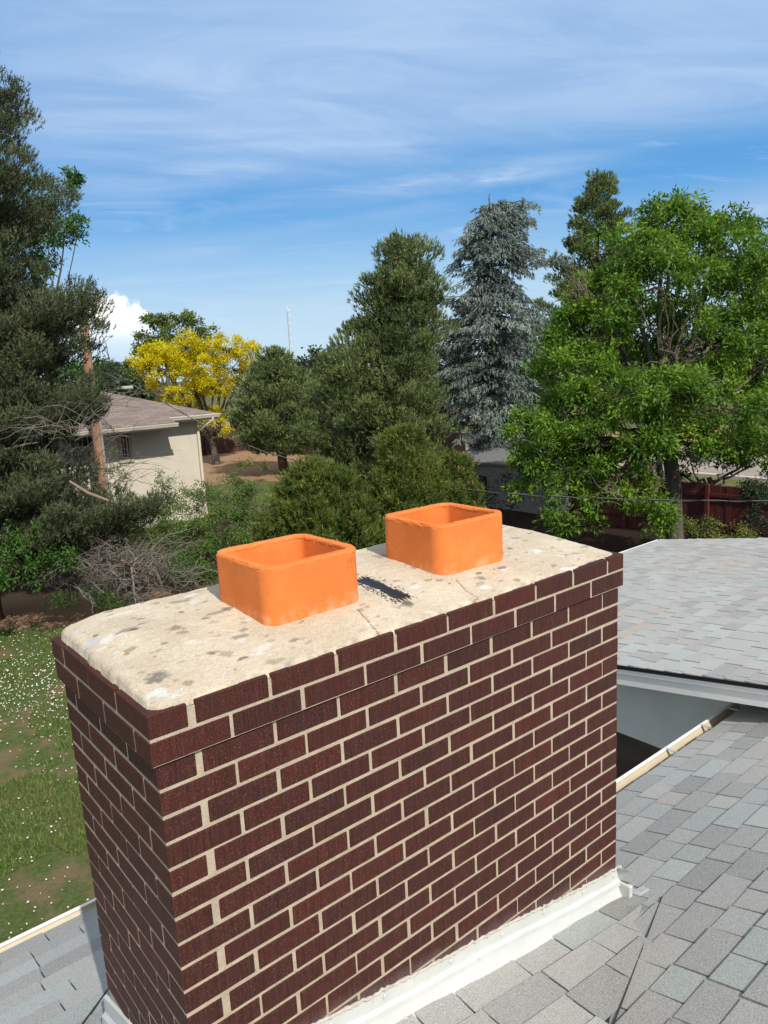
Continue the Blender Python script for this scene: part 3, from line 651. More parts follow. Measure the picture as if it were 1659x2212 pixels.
for x_, s_ in ((wing_x0+.015, 1), (wing_x1-.06, 1)):
    def bar(xa, xb, dt, db): fa.prism([(xa, -4.2, zU(0, -4.2)-dt), (xa, wing_ye-.02, zU(0, wing_ye)-dt), (xa, wing_ye-.02, zU(0, wing_ye)-db), (xa, -4.2, zU(0, -4.2)-db)], (xb-xa, 0, 0))
    bar(x_, x_+.04, .034, .066); bar(x_+.012, x_+.04, .067, .155)
fa.box((wing_x0+.02, wing_ye-.06, zU(0, wing_ye)-.16), (wing_x1-.03, wing_ye-.03, zU(0, wing_ye)-.035))
fa.build('fascia', mfa, house)
ge = MB(); ge.box((wing_x0+.02, wing_ye-.025, zU(0, wing_ye)-.06), (wing_x1-.02, wing_ye+.05, zU(0, wing_ye)+.006), ch=.006); ge.build('gutter', mwl, house)
ZB = -2.28
def wallp(xa, xb, ya, yb, z0, dt): return [(xa, ya, z0), (xa, yb, z0), (xa, yb, zU(0, yb)-dt), (xa, ya, zU(0, ya)-dt)], (xb-xa, 0, 0)
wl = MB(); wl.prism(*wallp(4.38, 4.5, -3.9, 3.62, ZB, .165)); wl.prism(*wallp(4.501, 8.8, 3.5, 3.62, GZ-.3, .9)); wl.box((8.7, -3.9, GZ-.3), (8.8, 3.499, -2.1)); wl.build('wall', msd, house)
lw_ = MB(); lw_.box((4.384, -3.9, GZ-.3), (4.49, 3.61, ZB-.001)); lw_.build('lower_wall', simple('dark_brown_lower_wall', (.075, .056, .045), .6, var=.5, scale=2.5), house)  # plain dark brown block for the area below the wall

# ================================================================== GROUND
rel = lambda p: (np.dot(p-CAM, F_))
mg_, t, b = mat('yard_ground'); co = objco(t)
sp = t.new('ShaderNodeSeparateXYZ'); t.l.new(co, sp.inputs[0])
dx = t.math('SUBTRACT', sp.outputs[0], float(CAM[0])); dy = t.math('SUBTRACT', sp.outputs[1], float(CAM[1]))
dep = t.math('ADD', t.math('MULTIPLY', dx, math.cos(YAW)), t.math('MULTIPLY', dy, math.sin(YAW)))
lat = t.math('SUBTRACT', t.math('MULTIPLY', dx, math.sin(YAW)), t.math('MULTIPLY', dy, math.cos(YAW)))
nb = t.noise(co, .35, 5, .6); nm = t.noise(co, 1.6, 6, .65); nf = t.noise(co, 22, 5, .7); nff = t.noise(co, 90, 3, .7)
grass = t.ramp(nf, [(.25, (.055, .085, .024)), (.5, (.10, .145, .042)), (.75, (.17, .20, .075))])
straw = t.ramp(nff, [(.3, (.15, .11, .06)), (.7, (.30, .225, .135))])
grass = t.mix(t.math('MULTIPLY', t.sstep(nm, .46, .62), .9), grass, straw)
mulch = t.ramp(nff, [(.25, (.17, .092, .052)), (.5, (.36, .225, .13)), (.75, (.55, .39, .25))])
soil = t.ramp(nf, [(.3, (.022, .014, .011)), (.7, (.055, .034, .026))])
wb = t.math('ADD', dep, t.math('MULTIPLY', t.math('SUBTRACT', nm, .5), 3.2))
c = t.mix(t.sstep(wb, 14.2, 14.7), grass, mulch)
rgt = t.sstep(t.math('ADD', lat, t.math('MULTIPLY', nb, 2)), 1.5, 3.5)
c = t.mix(t.sstep(wb, 16.6, 17.4), c, soil)
c = t.mix(t.math('MULTIPLY', rgt, t.sstep(wb, 11, 12)), c, soil)
c = t.mix(t.sstep(wb, 25.6, 26.2), c, grass)
c = t.mix(t.sstep(wb, 33.4, 34.2), c, mulch)
c = t.mix(t.sstep(wb, 47, 50), c, t.mix(nb, (.16, .15, .08), (.07, .10, .035)))
t.l.new(c, b.inputs['Base Color']); b.inputs['Roughness'].default_value = 1; b.inputs['Specular IOR Level'].default_value = .1
bump(t, b, t.math('ADD', nf, nff), .8, .04)
gm = MB(); gm.add([(-1500, -1500, GZ), (1500, -1500, GZ), (1500, 1500, GZ), (-1500, 1500, GZ)], np.array([[0, 1, 2, 3]])); o = gm.build('ground', mg_); tag(o, kind='structure')
mr = simple('pale_concrete_road', (.30, .255, .22), .9, var=.12, scale=.6)
rm = MB(); rm.box((27.5, -60, GZ-.02), (36.5, 75, GZ+.012)); o = rm.build('road', mr); tag(o, kind='structure')
kb = MB(); kb.box((27.2, -60, GZ-.02), (27.5, 75, GZ+.13)); kb.box((36.5, -60, GZ-.02), (36.8, 75, GZ+.13)); o = kb.build('kerb', simple('kerb_concrete', (.50, .44, .39), .9)); tag(o, kind='structure')

def rot_about(v, k, a):
    return v*np.cos(a)[:, None] + np.cross(k, v)*np.sin(a)[:, None] + k*(np.sum(k*v, 1)*(1-np.cos(a)))[:, None]
def unit(v): return v/(np.linalg.norm(v, axis=-1, keepdims=True)+1e-9)
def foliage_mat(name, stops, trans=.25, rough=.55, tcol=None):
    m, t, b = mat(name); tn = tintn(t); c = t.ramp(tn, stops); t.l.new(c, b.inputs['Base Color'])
    b.inputs['Roughness'].default_value = rough; b.inputs['Specular IOR Level'].default_value = .3
    tr = t.new('ShaderNodeBsdfTranslucent'); t.l.new(c, tr.inputs[0]) if tcol is None else t.put(tr.inputs[0], tcol)
    mx = t.new('ShaderNodeMixShader'); mx.inputs[0].default_value = trans
    t.l.new(b.outputs[0], mx.inputs[1]); t.l.new(tr.outputs[0], mx.inputs[2]); t.l.new(mx.outputs[0], t.n['Material Output'].inputs[0])
    return m
# grass blades on the lawn below the eave
def blades(N, dlo, dhi, ulo, uhi, name, matl, L=(.03, .075)):
    r = np.random.default_rng(21); d = dlo+(dhi-dlo)*r.random(N)**.9; u = ulo+(uhi-ulo)*r.random(N)
    hx = (u-829.5)/K; P = CAM[None, :2] + d[:, None]*np.array([math.cos(YAW), math.sin(YAW)])[None] + (hx*d)[:, None]*R0[None, :2]
    keep = (P[:, 1] > 1.9); P = P[keep]
    cl = fbm(P[:, 0]+50, P[:, 1]+50, .9, 4, 31); keep = cl > .47; P = P[keep]; n = len(P)
    P = np.column_stack([P, np.full(n, GZ)]); a = r.uniform(0, 2*np.pi, n); l = r.uniform(*L, n); w_ = r.uniform(.004, .009, n)
    s = np.column_stack([np.cos(a), np.sin(a), np.zeros(n)]); lean = np.column_stack([r.normal(0, .5, n), r.normal(0, .5, n), np.ones(n)]); lean = unit(lean)
    V = np.stack([P-s*w_[:, None], P+s*w_[:, None], P+lean*l[:, None]], 1).reshape(-1, 3)
    m = MB(); m.add(V, np.arange(n*3).reshape(-1, 3), np.repeat(np.clip(r.normal(.5, .22, n), 0, 1), 3)); o = m.build(name, matl); return o
mgr = foliage_mat('lawn_blades', [(0, (.06, .11, .024)), (.5, (.13, .20, .048)), (1, (.26, .28, .11))], .3)
o = blades(190000, 5.2, 14.3, -420, 560, 'lawn_grass', mgr); tag(o, 'patchy green lawn grass below the left eave', kind='stuff')

# ================================================================== PLANTS
def tri_tufts(m, P, Dv, n, L, wd, spread, twig, r, tint, tvar=.12):
    k = len(P); P = np.repeat(P, n, 0); Dv = np.repeat(Dv, n, 0); tt = np.repeat(tint, n) + r.normal(0, tvar, k*n)
    b = P + Dv*(r.random((k*n, 1))*twig)
    d = unit(Dv*.8 + r.normal(0, spread, (k*n, 3))); l = L*r.uniform(.65, 1.15, (k*n, 1))
    s = unit(np.cross(d, r.normal(0, 1, (k*n, 3))))*wd/2
    V = np.stack([b-s, b+s, b+d*l], 1).reshape(-1, 3)
    m.add(V, np.arange(len(V)).reshape(-1, 3), np.repeat(np.clip(tt, 0, 1), 3))
def leaf_tufts(m, P, Dv, n, L, wd, spread, r, tint, tvar=.12, droop=.25, disp=.04):
    k = len(P); P = np.repeat(P, n, 0) + r.normal(0, disp, (k*n, 3)); Dv = np.repeat(Dv, n, 0); tt = np.repeat(tint, n) + r.normal(0, tvar, k*n)
    d = unit(Dv*.6 + r.normal(0, spread, (k*n, 3)) + np.array([0, 0, -droop])); l = L*r.uniform(.6, 1.2, (k*n, 1))
    s = unit(np.cross(d, np.array([0, 0, 1.])+r.normal(0, .6, (k*n, 3))))*wd/2*r.uniform(.7, 1.2, (k*n, 1))
    nn = np.cross(d, s); mid = P+d*l*.45 + nn*.12*0
    V = np.stack([P, mid-s, P+d*l, mid+s], 1).reshape(-1, 3)
    m.add(V, np.arange(len(V)).reshape(-1, 4), np.repeat(np.clip(tt, 0, 1), 4))
def bark(name, c0, c1, sc=14):
    m, t, b = mat(name); co = objco(t); v = t.mapping(co, scale=(1, 1, .18)); n = t.noise(v, sc, 5, .65)
    t.l.new(t.ramp(n, [(.3, c0), (.7, c1)]), b.inputs['Base Color']); b.inputs['Roughness'].default_value = .95; b.inputs['Specular IOR Level'].default_value = .2
    bump(t, b, n, 1, .05); return m
b_pine = bark('pine_bark', (.055, .035, .026), (.16, .10, .07)); b_spr = bark('spruce_bark', (.05, .042, .038), (.12, .10, .09)); b_ash = bark('ash_bark', (.05, .042, .034), (.16, .135, .11), 18)
def trunkaxis(u, v, d):
    p = at(u, v, d); return np.array([p[0], p[1]])
def tube_path(a, b_, n, bow, r, jit=.0):
    t_ = np.linspace(0, 1, n)[:, None]; p = a*(1-t_)+b_*t_; p[:, 2] += bow*(4*t_[:, 0]*(1-t_[:, 0])); p[1:-1] += r.normal(0, jit, (n-2, 3)); return p
def conifer(name, label, u, v, d, prof, matf, matb, nbr, style, seed, tr=.2, group=None, needle=(.12, .016), nper=60, rise=.25, dens=1.0, trunk_top=None, zbase=GZ, fill=.35, back=.9, pr=.42, ntuft=40, up_b=.5, extra=()):
    r = np.random.default_rng(seed); ax = trunkaxis(u, v, d)
    zs, rl, rr = [], [], []
    for (vv, ul, ur) in prof:
        pl_, pr_ = at(ul, vv, d), at(ur, vv, d); zs.append(pl_[2]*.5+pr_[2]*.5)
        rl.append(-(np.dot(pl_[:2]-ax, R0[:2]))); rr.append(np.dot(pr_[:2]-ax, R0[:2]))
    o = np.argsort(zs); zs = np.array(zs)[o]; rl = np.array(rl)[o]; rr = np.array(rr)[o]; ztop, zbot = zs[-1], zs[0]
    root = empty(name, (ax[0], ax[1], zbase), label, 'tree', group)
    tb = MB(); n = 14; zt = ztop-.2 if trunk_top is None else trunk_top
    zz_ = np.linspace(zbase-.2, zt, n); wob_ = np.cumsum(r.normal(0, .03, (n, 2)), 0)*.5
    tb.tube(np.column_stack([ax[0]+wob_[:, 0], ax[1]+wob_[:, 1], zz_]), tr*(1-np.linspace(0, 1, n)**1.3*.85)+.012, 9)
    br = MB(); fo = MB(); Rv = R0; Fv = np.array([math.cos(YAW), math.sin(YAW), 0])
    P, Dd, Tn = [], [], []
    for i in range(nbr+len(extra)):
        q = min((i+r.random())/nbr, 1.); z = zbot+(ztop-zbot)*q**.95; th = i*2.399963+r.normal(0, .3); c, s = math.cos(th), math.sin(th)
        a, b_ = np.interp(z, zs, rl), np.interp(z, zs, rr); mid = max(.25, (max(a, .0)+max(b_, .0))/2)*back
        Rx = (b_ if c > 0 else a); Ry = mid
        lenr = math.hypot(c*max(Rx, .05), s*Ry)*(r.uniform(.72, 1.10) if style != 'spruce' else r.uniform(.55, 1.15))
        if lenr < .08: lenr = .08
        di = Rv*c*max(Rx, .05)+Fv*s*Ry; di = di/np.linalg.norm(di)
        tip = np.array([ax[0], ax[1], z]) + di*lenr; st_ = np.array([ax[0], ax[1], min(z-rise*lenr, zt)]); st_[2] = max(st_[2], zbase+.3)
        bow = (-.10 if style != 'spruce' else .09)*lenr
        if i >= nbr:
            eu, ev, ed = extra[i-nbr]; tip = at(eu, ev, d+ed); st_ = np.array([ax[0], ax[1], min(tip[2]-(.25 if style != 'spruce' else -.1)*np.linalg.norm(tip[:2]-ax), zt)]); lenr = np.linalg.norm(tip-st_); di = unit(tip-st_); bow = -.08*lenr
        path = tube_path(st_, tip, 7, bow, r, .02*lenr)
        br.tube(path, np.linspace(max(.012, .012*lenr+.01), .006, 7), 4)
        puff = pr*r.uniform(.75, 1.25); npf = max(1, int((lenr*(1-fill))/(puff*.95))+1); tnb = r.normal(.42, .12)
        for q_ in range(npf):
            s_ = min(1.0, fill+(1-fill)*(q_+r.random()*.7+.3)/npf); x = s_*6; j = min(int(x), 5); p = path[j]+(path[j+1]-path[j])*(x-j); dr = unit(path[min(j+1, 6)]-path[j])
            perp = unit(np.cross(dr, [0, 0, 1.])); sc_ = puff*(.72+.35*(1-s_))
            c_ = p+perp*r.normal(0, .35*sc_+.10*lenr*(1-s_))-dr*sc_*.35
            nt = int(ntuft*r.uniform(.8, 1.2)); o_ = unit(r.normal(0, 1, (nt, 3))+np.array([0, 0, up_b])+di*.35)
            if style == 'spruce':
                al = r.uniform(-1.25, 1.0, nt)[:, None]; la = r.normal(0, .45, nt)[:, None]*(1.1-.3*np.abs(al))
                pp = c_+dr*al*sc_+perp*la*sc_+np.array([0, 0, 1.])*(-.22*np.abs(la)*sc_-r.random((nt, 1))**2*sc_*.55)
                dd_ = dr*.45+perp*np.sign(la)*.35+np.array([0, 0, -.55])+r.normal(0, .2, (nt, 3)); tn_ = tnb+r.normal(0, .08, nt)+.10*al[:, 0]
            else:
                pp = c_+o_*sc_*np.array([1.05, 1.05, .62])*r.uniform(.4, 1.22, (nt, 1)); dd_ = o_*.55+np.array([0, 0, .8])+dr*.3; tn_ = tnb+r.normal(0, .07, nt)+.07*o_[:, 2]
            P.append(pp); Dd.append(unit(dd_)); Tn.append(tn_)
    P2 = np.concatenate(P); D2 = unit(np.concatenate(Dd)); T2 = np.concatenate(Tn)
    tri_tufts(fo, P2, D2, nper, needle[0], needle[1], .42 if style != 'spruce' else .34, .14, r, T2)
    # leader
    pl0 = np.array([[ax[0], ax[1], ztop-.55+.11*k] for k in range(6)]); tri_tufts(fo, pl0, np.tile([0, 0, 1.], (6, 1)), 30, needle[0], needle[1], .35, .2, r, np.full(6, .6))
    tb.build('trunk', matb, root, smooth=True); br.build('branches', matb, root, smooth=True); fo.build('crown', matf, root)
    return root, P2
def broadleaf(name, label, base, lobes, matf, matb, seed, cat='tree', tr=.2, nsub=26, ncl=26, leaf=(.10, .04), nl=8, group=None, fork=None, droop=.3, disp=.06, twig=.012, subr=.30, lean=(0, 0), limbs=True, tintup=.12, crown='crown', clus=.5):
    """base: (x,y,z); lobes: (u,v,depth,ru,rv) in survey px with true depth"""
    r = np.random.default_rng(seed); base = np.array(base, float)
    root = empty(name, base, label, cat, group); tb = MB(); br = MB(); fo = MB()
    L = []
    for (u, v, d, ru, rv) in lobes: L.append((at(u, v, d), ru*d/K, rv*d/K))
    top = np.mean([c for c, _, _ in L], 0)
    fk = base + (np.array([top[0], top[1], base[2]])-base)*.25 + np.array([0, 0, fork if fork else (top[2]-base[2])*.45])
    if limbs:
        p = tube_path(base-np.array([0, 0, .2]), fk, 8, 0, r, .02); tb.tube(p, tr*(1-.3*np.linspace(0, 1, 8))*(1+.35*np.exp(-np.linspace(0, 8, 8))), 10)
    P, Dd, Tn = [], [], []
    for (c, ra, rb) in L:
        if limbs: br.tube(tube_path(fk-np.array([0, 0, .3]), c, 8, -.05*np.linalg.norm(c-fk), r, .05), np.linspace(tr*.5, tr*.12+.01, 8), 6)
        ns = max(4, int(nsub*(ra*rb)))
        for k in range(ns):
            o = unit(r.normal(0, 1, 3)); o[2] = o[2]*.9+.12; rad_ = r.uniform(.45, 1.0)**.6
            sc = c + o*np.array([ra, ra, rb])*rad_; sr = subr*r.uniform(.6, 1.3)
            if limbs or twig > 0: br.tube(tube_path(c+(sc-c)*.15, sc, 5, -.08*ra, r, .04*ra), np.linspace(twig*1.6, twig*.35, 5), 3)
            tn_ = r.normal(.45, .13); nc = int(ncl*r.uniform(.6, 1.3))
            oo = unit(r.normal(0, 1, (nc, 3))+o*.6+np.array([0, 0, .45])); pp = sc + oo*sr*r.uniform(.35, 1.0, (nc, 1))*np.array([1, 1, .75])
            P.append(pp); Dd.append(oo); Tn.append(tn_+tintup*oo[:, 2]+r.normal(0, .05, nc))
    P = np.concatenate(P); Dd = np.concatenate(Dd); Tn = np.concatenate(Tn)
    leaf_tufts(fo, P, Dd, nl, leaf[0], leaf[1], clus, r, Tn, .09, droop, disp)
    if limbs: tb.build('trunk', matb, root, smooth=True)
    br.build('branches', matb, root, smooth=True); fo.build(crown, matf, root)
    return root

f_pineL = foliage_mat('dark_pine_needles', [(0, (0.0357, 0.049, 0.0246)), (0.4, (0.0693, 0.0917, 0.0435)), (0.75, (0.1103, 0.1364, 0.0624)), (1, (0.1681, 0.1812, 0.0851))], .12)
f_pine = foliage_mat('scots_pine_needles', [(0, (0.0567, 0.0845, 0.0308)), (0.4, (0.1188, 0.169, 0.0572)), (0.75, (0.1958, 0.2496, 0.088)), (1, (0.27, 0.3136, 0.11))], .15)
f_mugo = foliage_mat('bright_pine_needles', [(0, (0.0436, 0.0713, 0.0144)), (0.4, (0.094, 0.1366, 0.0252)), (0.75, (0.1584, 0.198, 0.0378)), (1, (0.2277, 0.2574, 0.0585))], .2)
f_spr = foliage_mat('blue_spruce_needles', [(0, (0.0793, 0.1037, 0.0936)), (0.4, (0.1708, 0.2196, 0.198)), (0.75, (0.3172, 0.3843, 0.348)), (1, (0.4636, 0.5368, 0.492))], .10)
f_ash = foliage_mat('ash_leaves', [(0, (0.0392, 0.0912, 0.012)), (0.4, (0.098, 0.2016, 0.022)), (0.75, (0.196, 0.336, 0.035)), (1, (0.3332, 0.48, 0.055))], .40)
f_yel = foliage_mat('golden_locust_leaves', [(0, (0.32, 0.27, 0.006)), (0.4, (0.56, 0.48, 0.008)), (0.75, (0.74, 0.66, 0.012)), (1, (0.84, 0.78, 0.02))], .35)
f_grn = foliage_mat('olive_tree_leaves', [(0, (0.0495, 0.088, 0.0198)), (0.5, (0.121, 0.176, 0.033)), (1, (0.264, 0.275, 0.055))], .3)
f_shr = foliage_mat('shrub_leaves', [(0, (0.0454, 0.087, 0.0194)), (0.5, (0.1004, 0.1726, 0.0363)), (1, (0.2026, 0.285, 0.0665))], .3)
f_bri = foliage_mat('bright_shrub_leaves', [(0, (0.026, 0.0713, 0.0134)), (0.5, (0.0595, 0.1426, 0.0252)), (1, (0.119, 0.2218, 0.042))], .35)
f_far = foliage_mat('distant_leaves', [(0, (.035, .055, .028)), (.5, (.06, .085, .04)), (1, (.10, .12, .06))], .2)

# --- tall dark pine at the left edge
conifer('pine_tree', 'tall dark pine filling the left edge in front of the tan house', -70, 1000, 15.2,
        [(120, -75, -60), (200, -190, 62), (235, -200, 84), (300, -190, 45), (330, -190, 20), (345, -240, 60), (400, -270, 150), (450, -270, 150), (510, -260, 92), (570, -270, 110), (620, -280, 190),
         (655, -280, 232), (700, -290, 190), (735, -300, 215), (800, -300, 150), (850, -300, 245), (900, -300, 212), (960, -300, 120), (1040, -310, 175), (1085, -310, 370), (1130, -300, 330), (1200, -290, 120), (1260, -250, 40)],
        f_pineL, b_pine, 370, 'pine', 41, tr=.24, needle=(.085, .018), nper=10, rise=.16, fill=.2, pr=.40, ntuft=58, extra=[(70, 238, 0), (55, 260, .5), (40, 225, -.5), (20, 205, 0), (50, 300, 0), (30, 275, -1), (150, 432, 0), (140, 450, -.6), (100, 400, .4), (60, 370, 0), (90, 470, 0), (120, 500, -.5), (225, 652, 0), (205, 640, .3), (215, 668, -.3), (185, 650, -.8), (165, 690, 0), (205, 742, .2), (185, 735, -.4), (225, 850, 0), (215, 830, -.5), (200, 880, -.9), (230, 875, .2), (180, 860, -1.2), (190, 830, .6), (355, 1078, -.4), (335, 1095, -.8), (300, 1085, -1), (270, 1100, -1.4), (320, 1110, -.5), (230, 1130, -1.2), (180, 1110, -1.5), (90, 1000, -1.5), (60, 1060, -1.8), (130, 1040, -1.3), (40, 900, -1.8), (100, 930, -1.2), (20, 700, -1.5), (80, 760, -1.2), (60, 620, -1)])
# --- big scots pine in the middle
conifer('pine_tree', 'big rounded green pine standing left of the blue spruce', 872, 900, 25,
        [(527, 895, 905), (560, 850, 930), (600, 800, 945), (640, 775, 948), (690, 758, 958), (740, 725, 950), (765, 690, 940), (820, 668, 930), (880, 650, 935), (930, 628, 935), (980, 630, 930), (1040, 650, 900), (1080, 690, 880)],
        f_pine, b_pine, 110, 'pine', 42, extra=[(700, 762, 0), (740, 705, .3), (725, 735, -.8), (705, 810, -1.2), (695, 850, -.6), (740, 800, -1.6), (810, 620, -.8), (715, 775, -1), (765, 690, 0), (945, 650, -.3), (955, 700, -.5), (940, 770, -1), (950, 850, -1), (930, 600, 0), (940, 920, -1.2), (900, 980, -1.5), (820, 960, -1.8), (760, 900, -1.5), (700, 880, -1.2), (650, 930, -1), (660, 860, -.5),  (775, 640, -.6), (690, 800, -1), (800, 870, -2), (850, 780, -2)], tr=.2, needle=(.14, .030), nper=9, rise=.30, fill=.25, pr=.62, ntuft=70)
conifer('pine_tree', 'small round pine with a bare lower trunk by the dark fence', 607, 940, 36,
        [(760, 580, 592), (790, 550, 650), (830, 520, 690), (880, 497, 720), (920, 495, 730), (950, 530, 700), (965, 570, 660)],
        f_pine, b_pine, 100, 'pine', 43, tr=.24, needle=(.18, .042), nper=8, rise=.3, pr=.55, ntuft=40)
conifer('pine_tree', 'slim dark pine rising behind the leafy ash tree', 1290, 600, 38,
        [(385, 1288, 1312), (410, 1262, 1335), (445, 1240, 1325), (470, 1215, 1350), (500, 1225, 1365), (530, 1195, 1370), (580, 1180, 1380), (650, 1160, 1400), (750, 1150, 1400), (850, 1150, 1400)],
        f_pine, b_pine, 120, 'pine', 44, tr=.22, needle=(.18, .045), nper=8, rise=.30, pr=.50, ntuft=36)
conifer('spruce_tree', 'blue-grey spruce with drooping boughs in the middle', 1068, 900, 27,
        [(452, 1100, 1120), (470, 1075, 1150), (500, 990, 1150), (530, 975, 1165), (555, 968, 1205), (600, 1000, 1140), (650, 955, 1150), (700, 940, 1190), (760, 925, 1150), (800, 935, 1195), (860, 950, 1180), (920, 960, 1150), (960, 985, 1120), (1020, 980, 1130)],
        f_spr, b_spr, 140, 'spruce', 45, extra=[(1010, 1015, -.5), (1100, 1040, -.6), (1000, 1055, -.8), (1130, 1065, -.5), (1070, 1085, -1), (1040, 1040, -1), (1150, 1010, 0), (1140, 478, 0), (1115, 458, .2), (950, 640, -.3), (935, 690, -.4), (940, 780, 0), (945, 840, -.3), (925, 715, .2), (1075, 485, -.2), (990, 512, 0), (1000, 530, -.5), (1170, 535, 0), (1205, 556, 0), (975, 575, 0), (1195, 700, 0), (930, 740, -.5), (1190, 800, -.4)], tr=.24, needle=(.11, .034), nper=9, rise=-.16, fill=.22, back=.8, pr=.46, ntuft=42)
# --- the near bushy pines with pink cones
def cones(P, n, seed, parent):
    r = np.random.default_rng(seed); m = MB(); sel = P[r.choice(len(P), n, replace=False)]
    sel = sel - F_*.12 + np.array([0, 0, .08]); m.tube([(0, 0, 0), (0, 0, .03), (0, 0, .075)], [.018, .02, .006], 5)
    first = m.build('young_cone', mcone, parent); me = first.data
    for i, p in enumerate(sel):
        o = first if i == 0 else first.copy()
        if i: COL.objects.link(o)
        o.location = tuple(float(c) for c in p)
mcone = simple('pink_young_cone', (.36, .13, .06), .7)
for (lab, u, v, d, prof, nb_, sd_) in [
    ('bright green bushy pine dotted with cones behind the flues', 872, 1100, 15.0, [(928, 868, 884), (960, 845, 910), (1000, 815, 945), (1060, 775, 985), (1110, 740, 1010), (1170, 720, 1030), (1230, 700, 1040)], 210, 51),
    ('lower bright green pine bush left of the nearer clay flue', 690, 1150, 14.2, [(1000, 660, 720), (1040, 620, 770), (1080, 585, 800), (1120, 562, 820), (1180, 550, 830), (1240, 545, 830)], 170, 52),
    ('low pine bush hidden behind the farther clay flue', 985, 1110, 15.8, [(985, 975, 1000), (1020, 950, 1010), (1060, 920, 1025), (1110, 900, 1032), (1170, 890, 1040)], 110, 53)]:
    rt, P2 = conifer('pine_bush', lab, u, v, d, prof, f_mugo, b_pine, nb_, 'pine', sd_, tr=.08, needle=(.10, .018), nper=10, rise=.5, fill=.12, pr=.27, ntuft=34, up_b=.7, group='bright pine bushes behind the chimney')
    rt['category'] = 'bush'; cones(P2, 60, sd_, rt)

# --- the big ash on the right
p = gnd(1465, 1212); ash_base = at(1462, 1180, 17.0); ash_base[2] = GZ
A = [(1150, 960, 16, 45, 30), (1145, 1015, 16, 35, 30), (1215, 700, 16.6, 35, 30), (1480, 450, 17, 26, 22), (1550, 495, 17, 50, 22), (1440, 505, 17, 85, 55), (1350, 560, 16.6, 90, 60), (1540, 560, 17, 105, 75), (1290, 640, 17, 60, 50), (1430, 620, 16, 110, 70), (1610, 660, 17, 90, 90), (1290, 730, 16.5, 85, 70), (1240, 800, 16.4, 85, 60), (1400, 740, 17.5, 90, 70),
     (1530, 750, 16.4, 100, 80), (1650, 790, 17, 80, 90), (1230, 900, 16.2, 90, 55), (1340, 860, 15.6, 100, 60), (1440, 860, 15.3, 100, 60), (1560, 890, 15.6, 110, 65), (1190, 985, 16, 75, 45), (1290, 960, 15.4, 85, 50), (1180, 1045, 15.9, 60, 40),
     (1620, 960, 16, 70, 50), (1260, 1040, 15.7, 70, 55), (1240, 1110, 15.6, 60, 35), (1500, 960, 15.8, 80, 35), (1395, 970, 15.2, 55, 35), (1370, 1060, 15.4, 45, 50), (1400, 1120, 15.5, 40, 35), (1130, 935, 16.2, 30, 25), (1420, 460, 17, 30, 22)]
broadleaf('ash_tree', 'large leafy bright green ash tree with a thick trunk beyond the far wing roof', ash_base, A, f_ash, b_ash, 61, tr=.20, nsub=40, ncl=25, leaf=(.125, .046), nl=8, fork=3.4, disp=.06, twig=.012, subr=.34)
e2 = at(1720, 900, 20); e2[2] = GZ
broadleaf('ash_tree', 'second ash tree cut off by the right edge', e2, [(1655, 560, 20, 55, 60), (1585, 498, 20.5, 14, 16), (1625, 492, 20.3, 10, 14), (1700, 650, 20, 90, 90), (1690, 800, 20, 80, 80), (1690, 930, 19.8, 90, 60)], f_ash, b_ash, 62, tr=.18, nsub=30, ncl=22, leaf=(.125, .046), nl=8, fork=3.4)
e3 = at(1215, 900, 30); e3[2] = GZ
broadleaf('ash_tree', 'dim green tree showing between spruce and ash', e3, [(1170, 740, 30, 40, 40), (1200, 840, 30, 60, 60), (1150, 870, 30, 50, 40), (1230, 730, 30, 60, 60), (1120, 910, 30, 40, 30)], f_ash, b_ash, 63, tr=.15, nsub=14, ncl=22, leaf=(.18, .08), nl=8)
# bare dead twigs sticking out of the ash crown on its left
dt = MB(); r = np.random.default_rng(77); o0 = at(1265, 655, 16.4)
mtw = simple('bleached_twigs', (.20, .155, .115), .9)
for k in range(13):
    e_ = at(r.uniform(1185, 1265), r.uniform(540, 700), 16.2+r.normal(0, .3)); pth = tube_path(o0+r.normal(0, .05, 3), e_, 7, r.uniform(0, .12), r, .03); dt.tube(pth, np.linspace(.010, .003, 7), 4)
    for q in range(3):
        j = r.integers(2, 6); dt.tube(tube_path(pth[j], pth[j]+(e_-o0)*.25+r.normal(0, .12, 3), 4, .02, r, .01), np.linspace(.007, .003, 4), 3)
ash = [o for o in COL.objects if o.name == 'ash_tree'][0]
dt.build('dead_branches', mtw, ash)
dt = MB(); o0 = at(1440, 790, 15.9)
for k in range(20):
    e_ = at(r.uniform(1330, 1560), r.uniform(580, 860), 15.6+r.normal(0, .5)); pth = tube_path(o0+r.normal(0, .15, 3), e_, 7, r.uniform(-.2, .2), r, .06); dt.tube(pth, np.linspace(.030, .006, 7), 4)
dt.build('limbs', b_ash, ash)

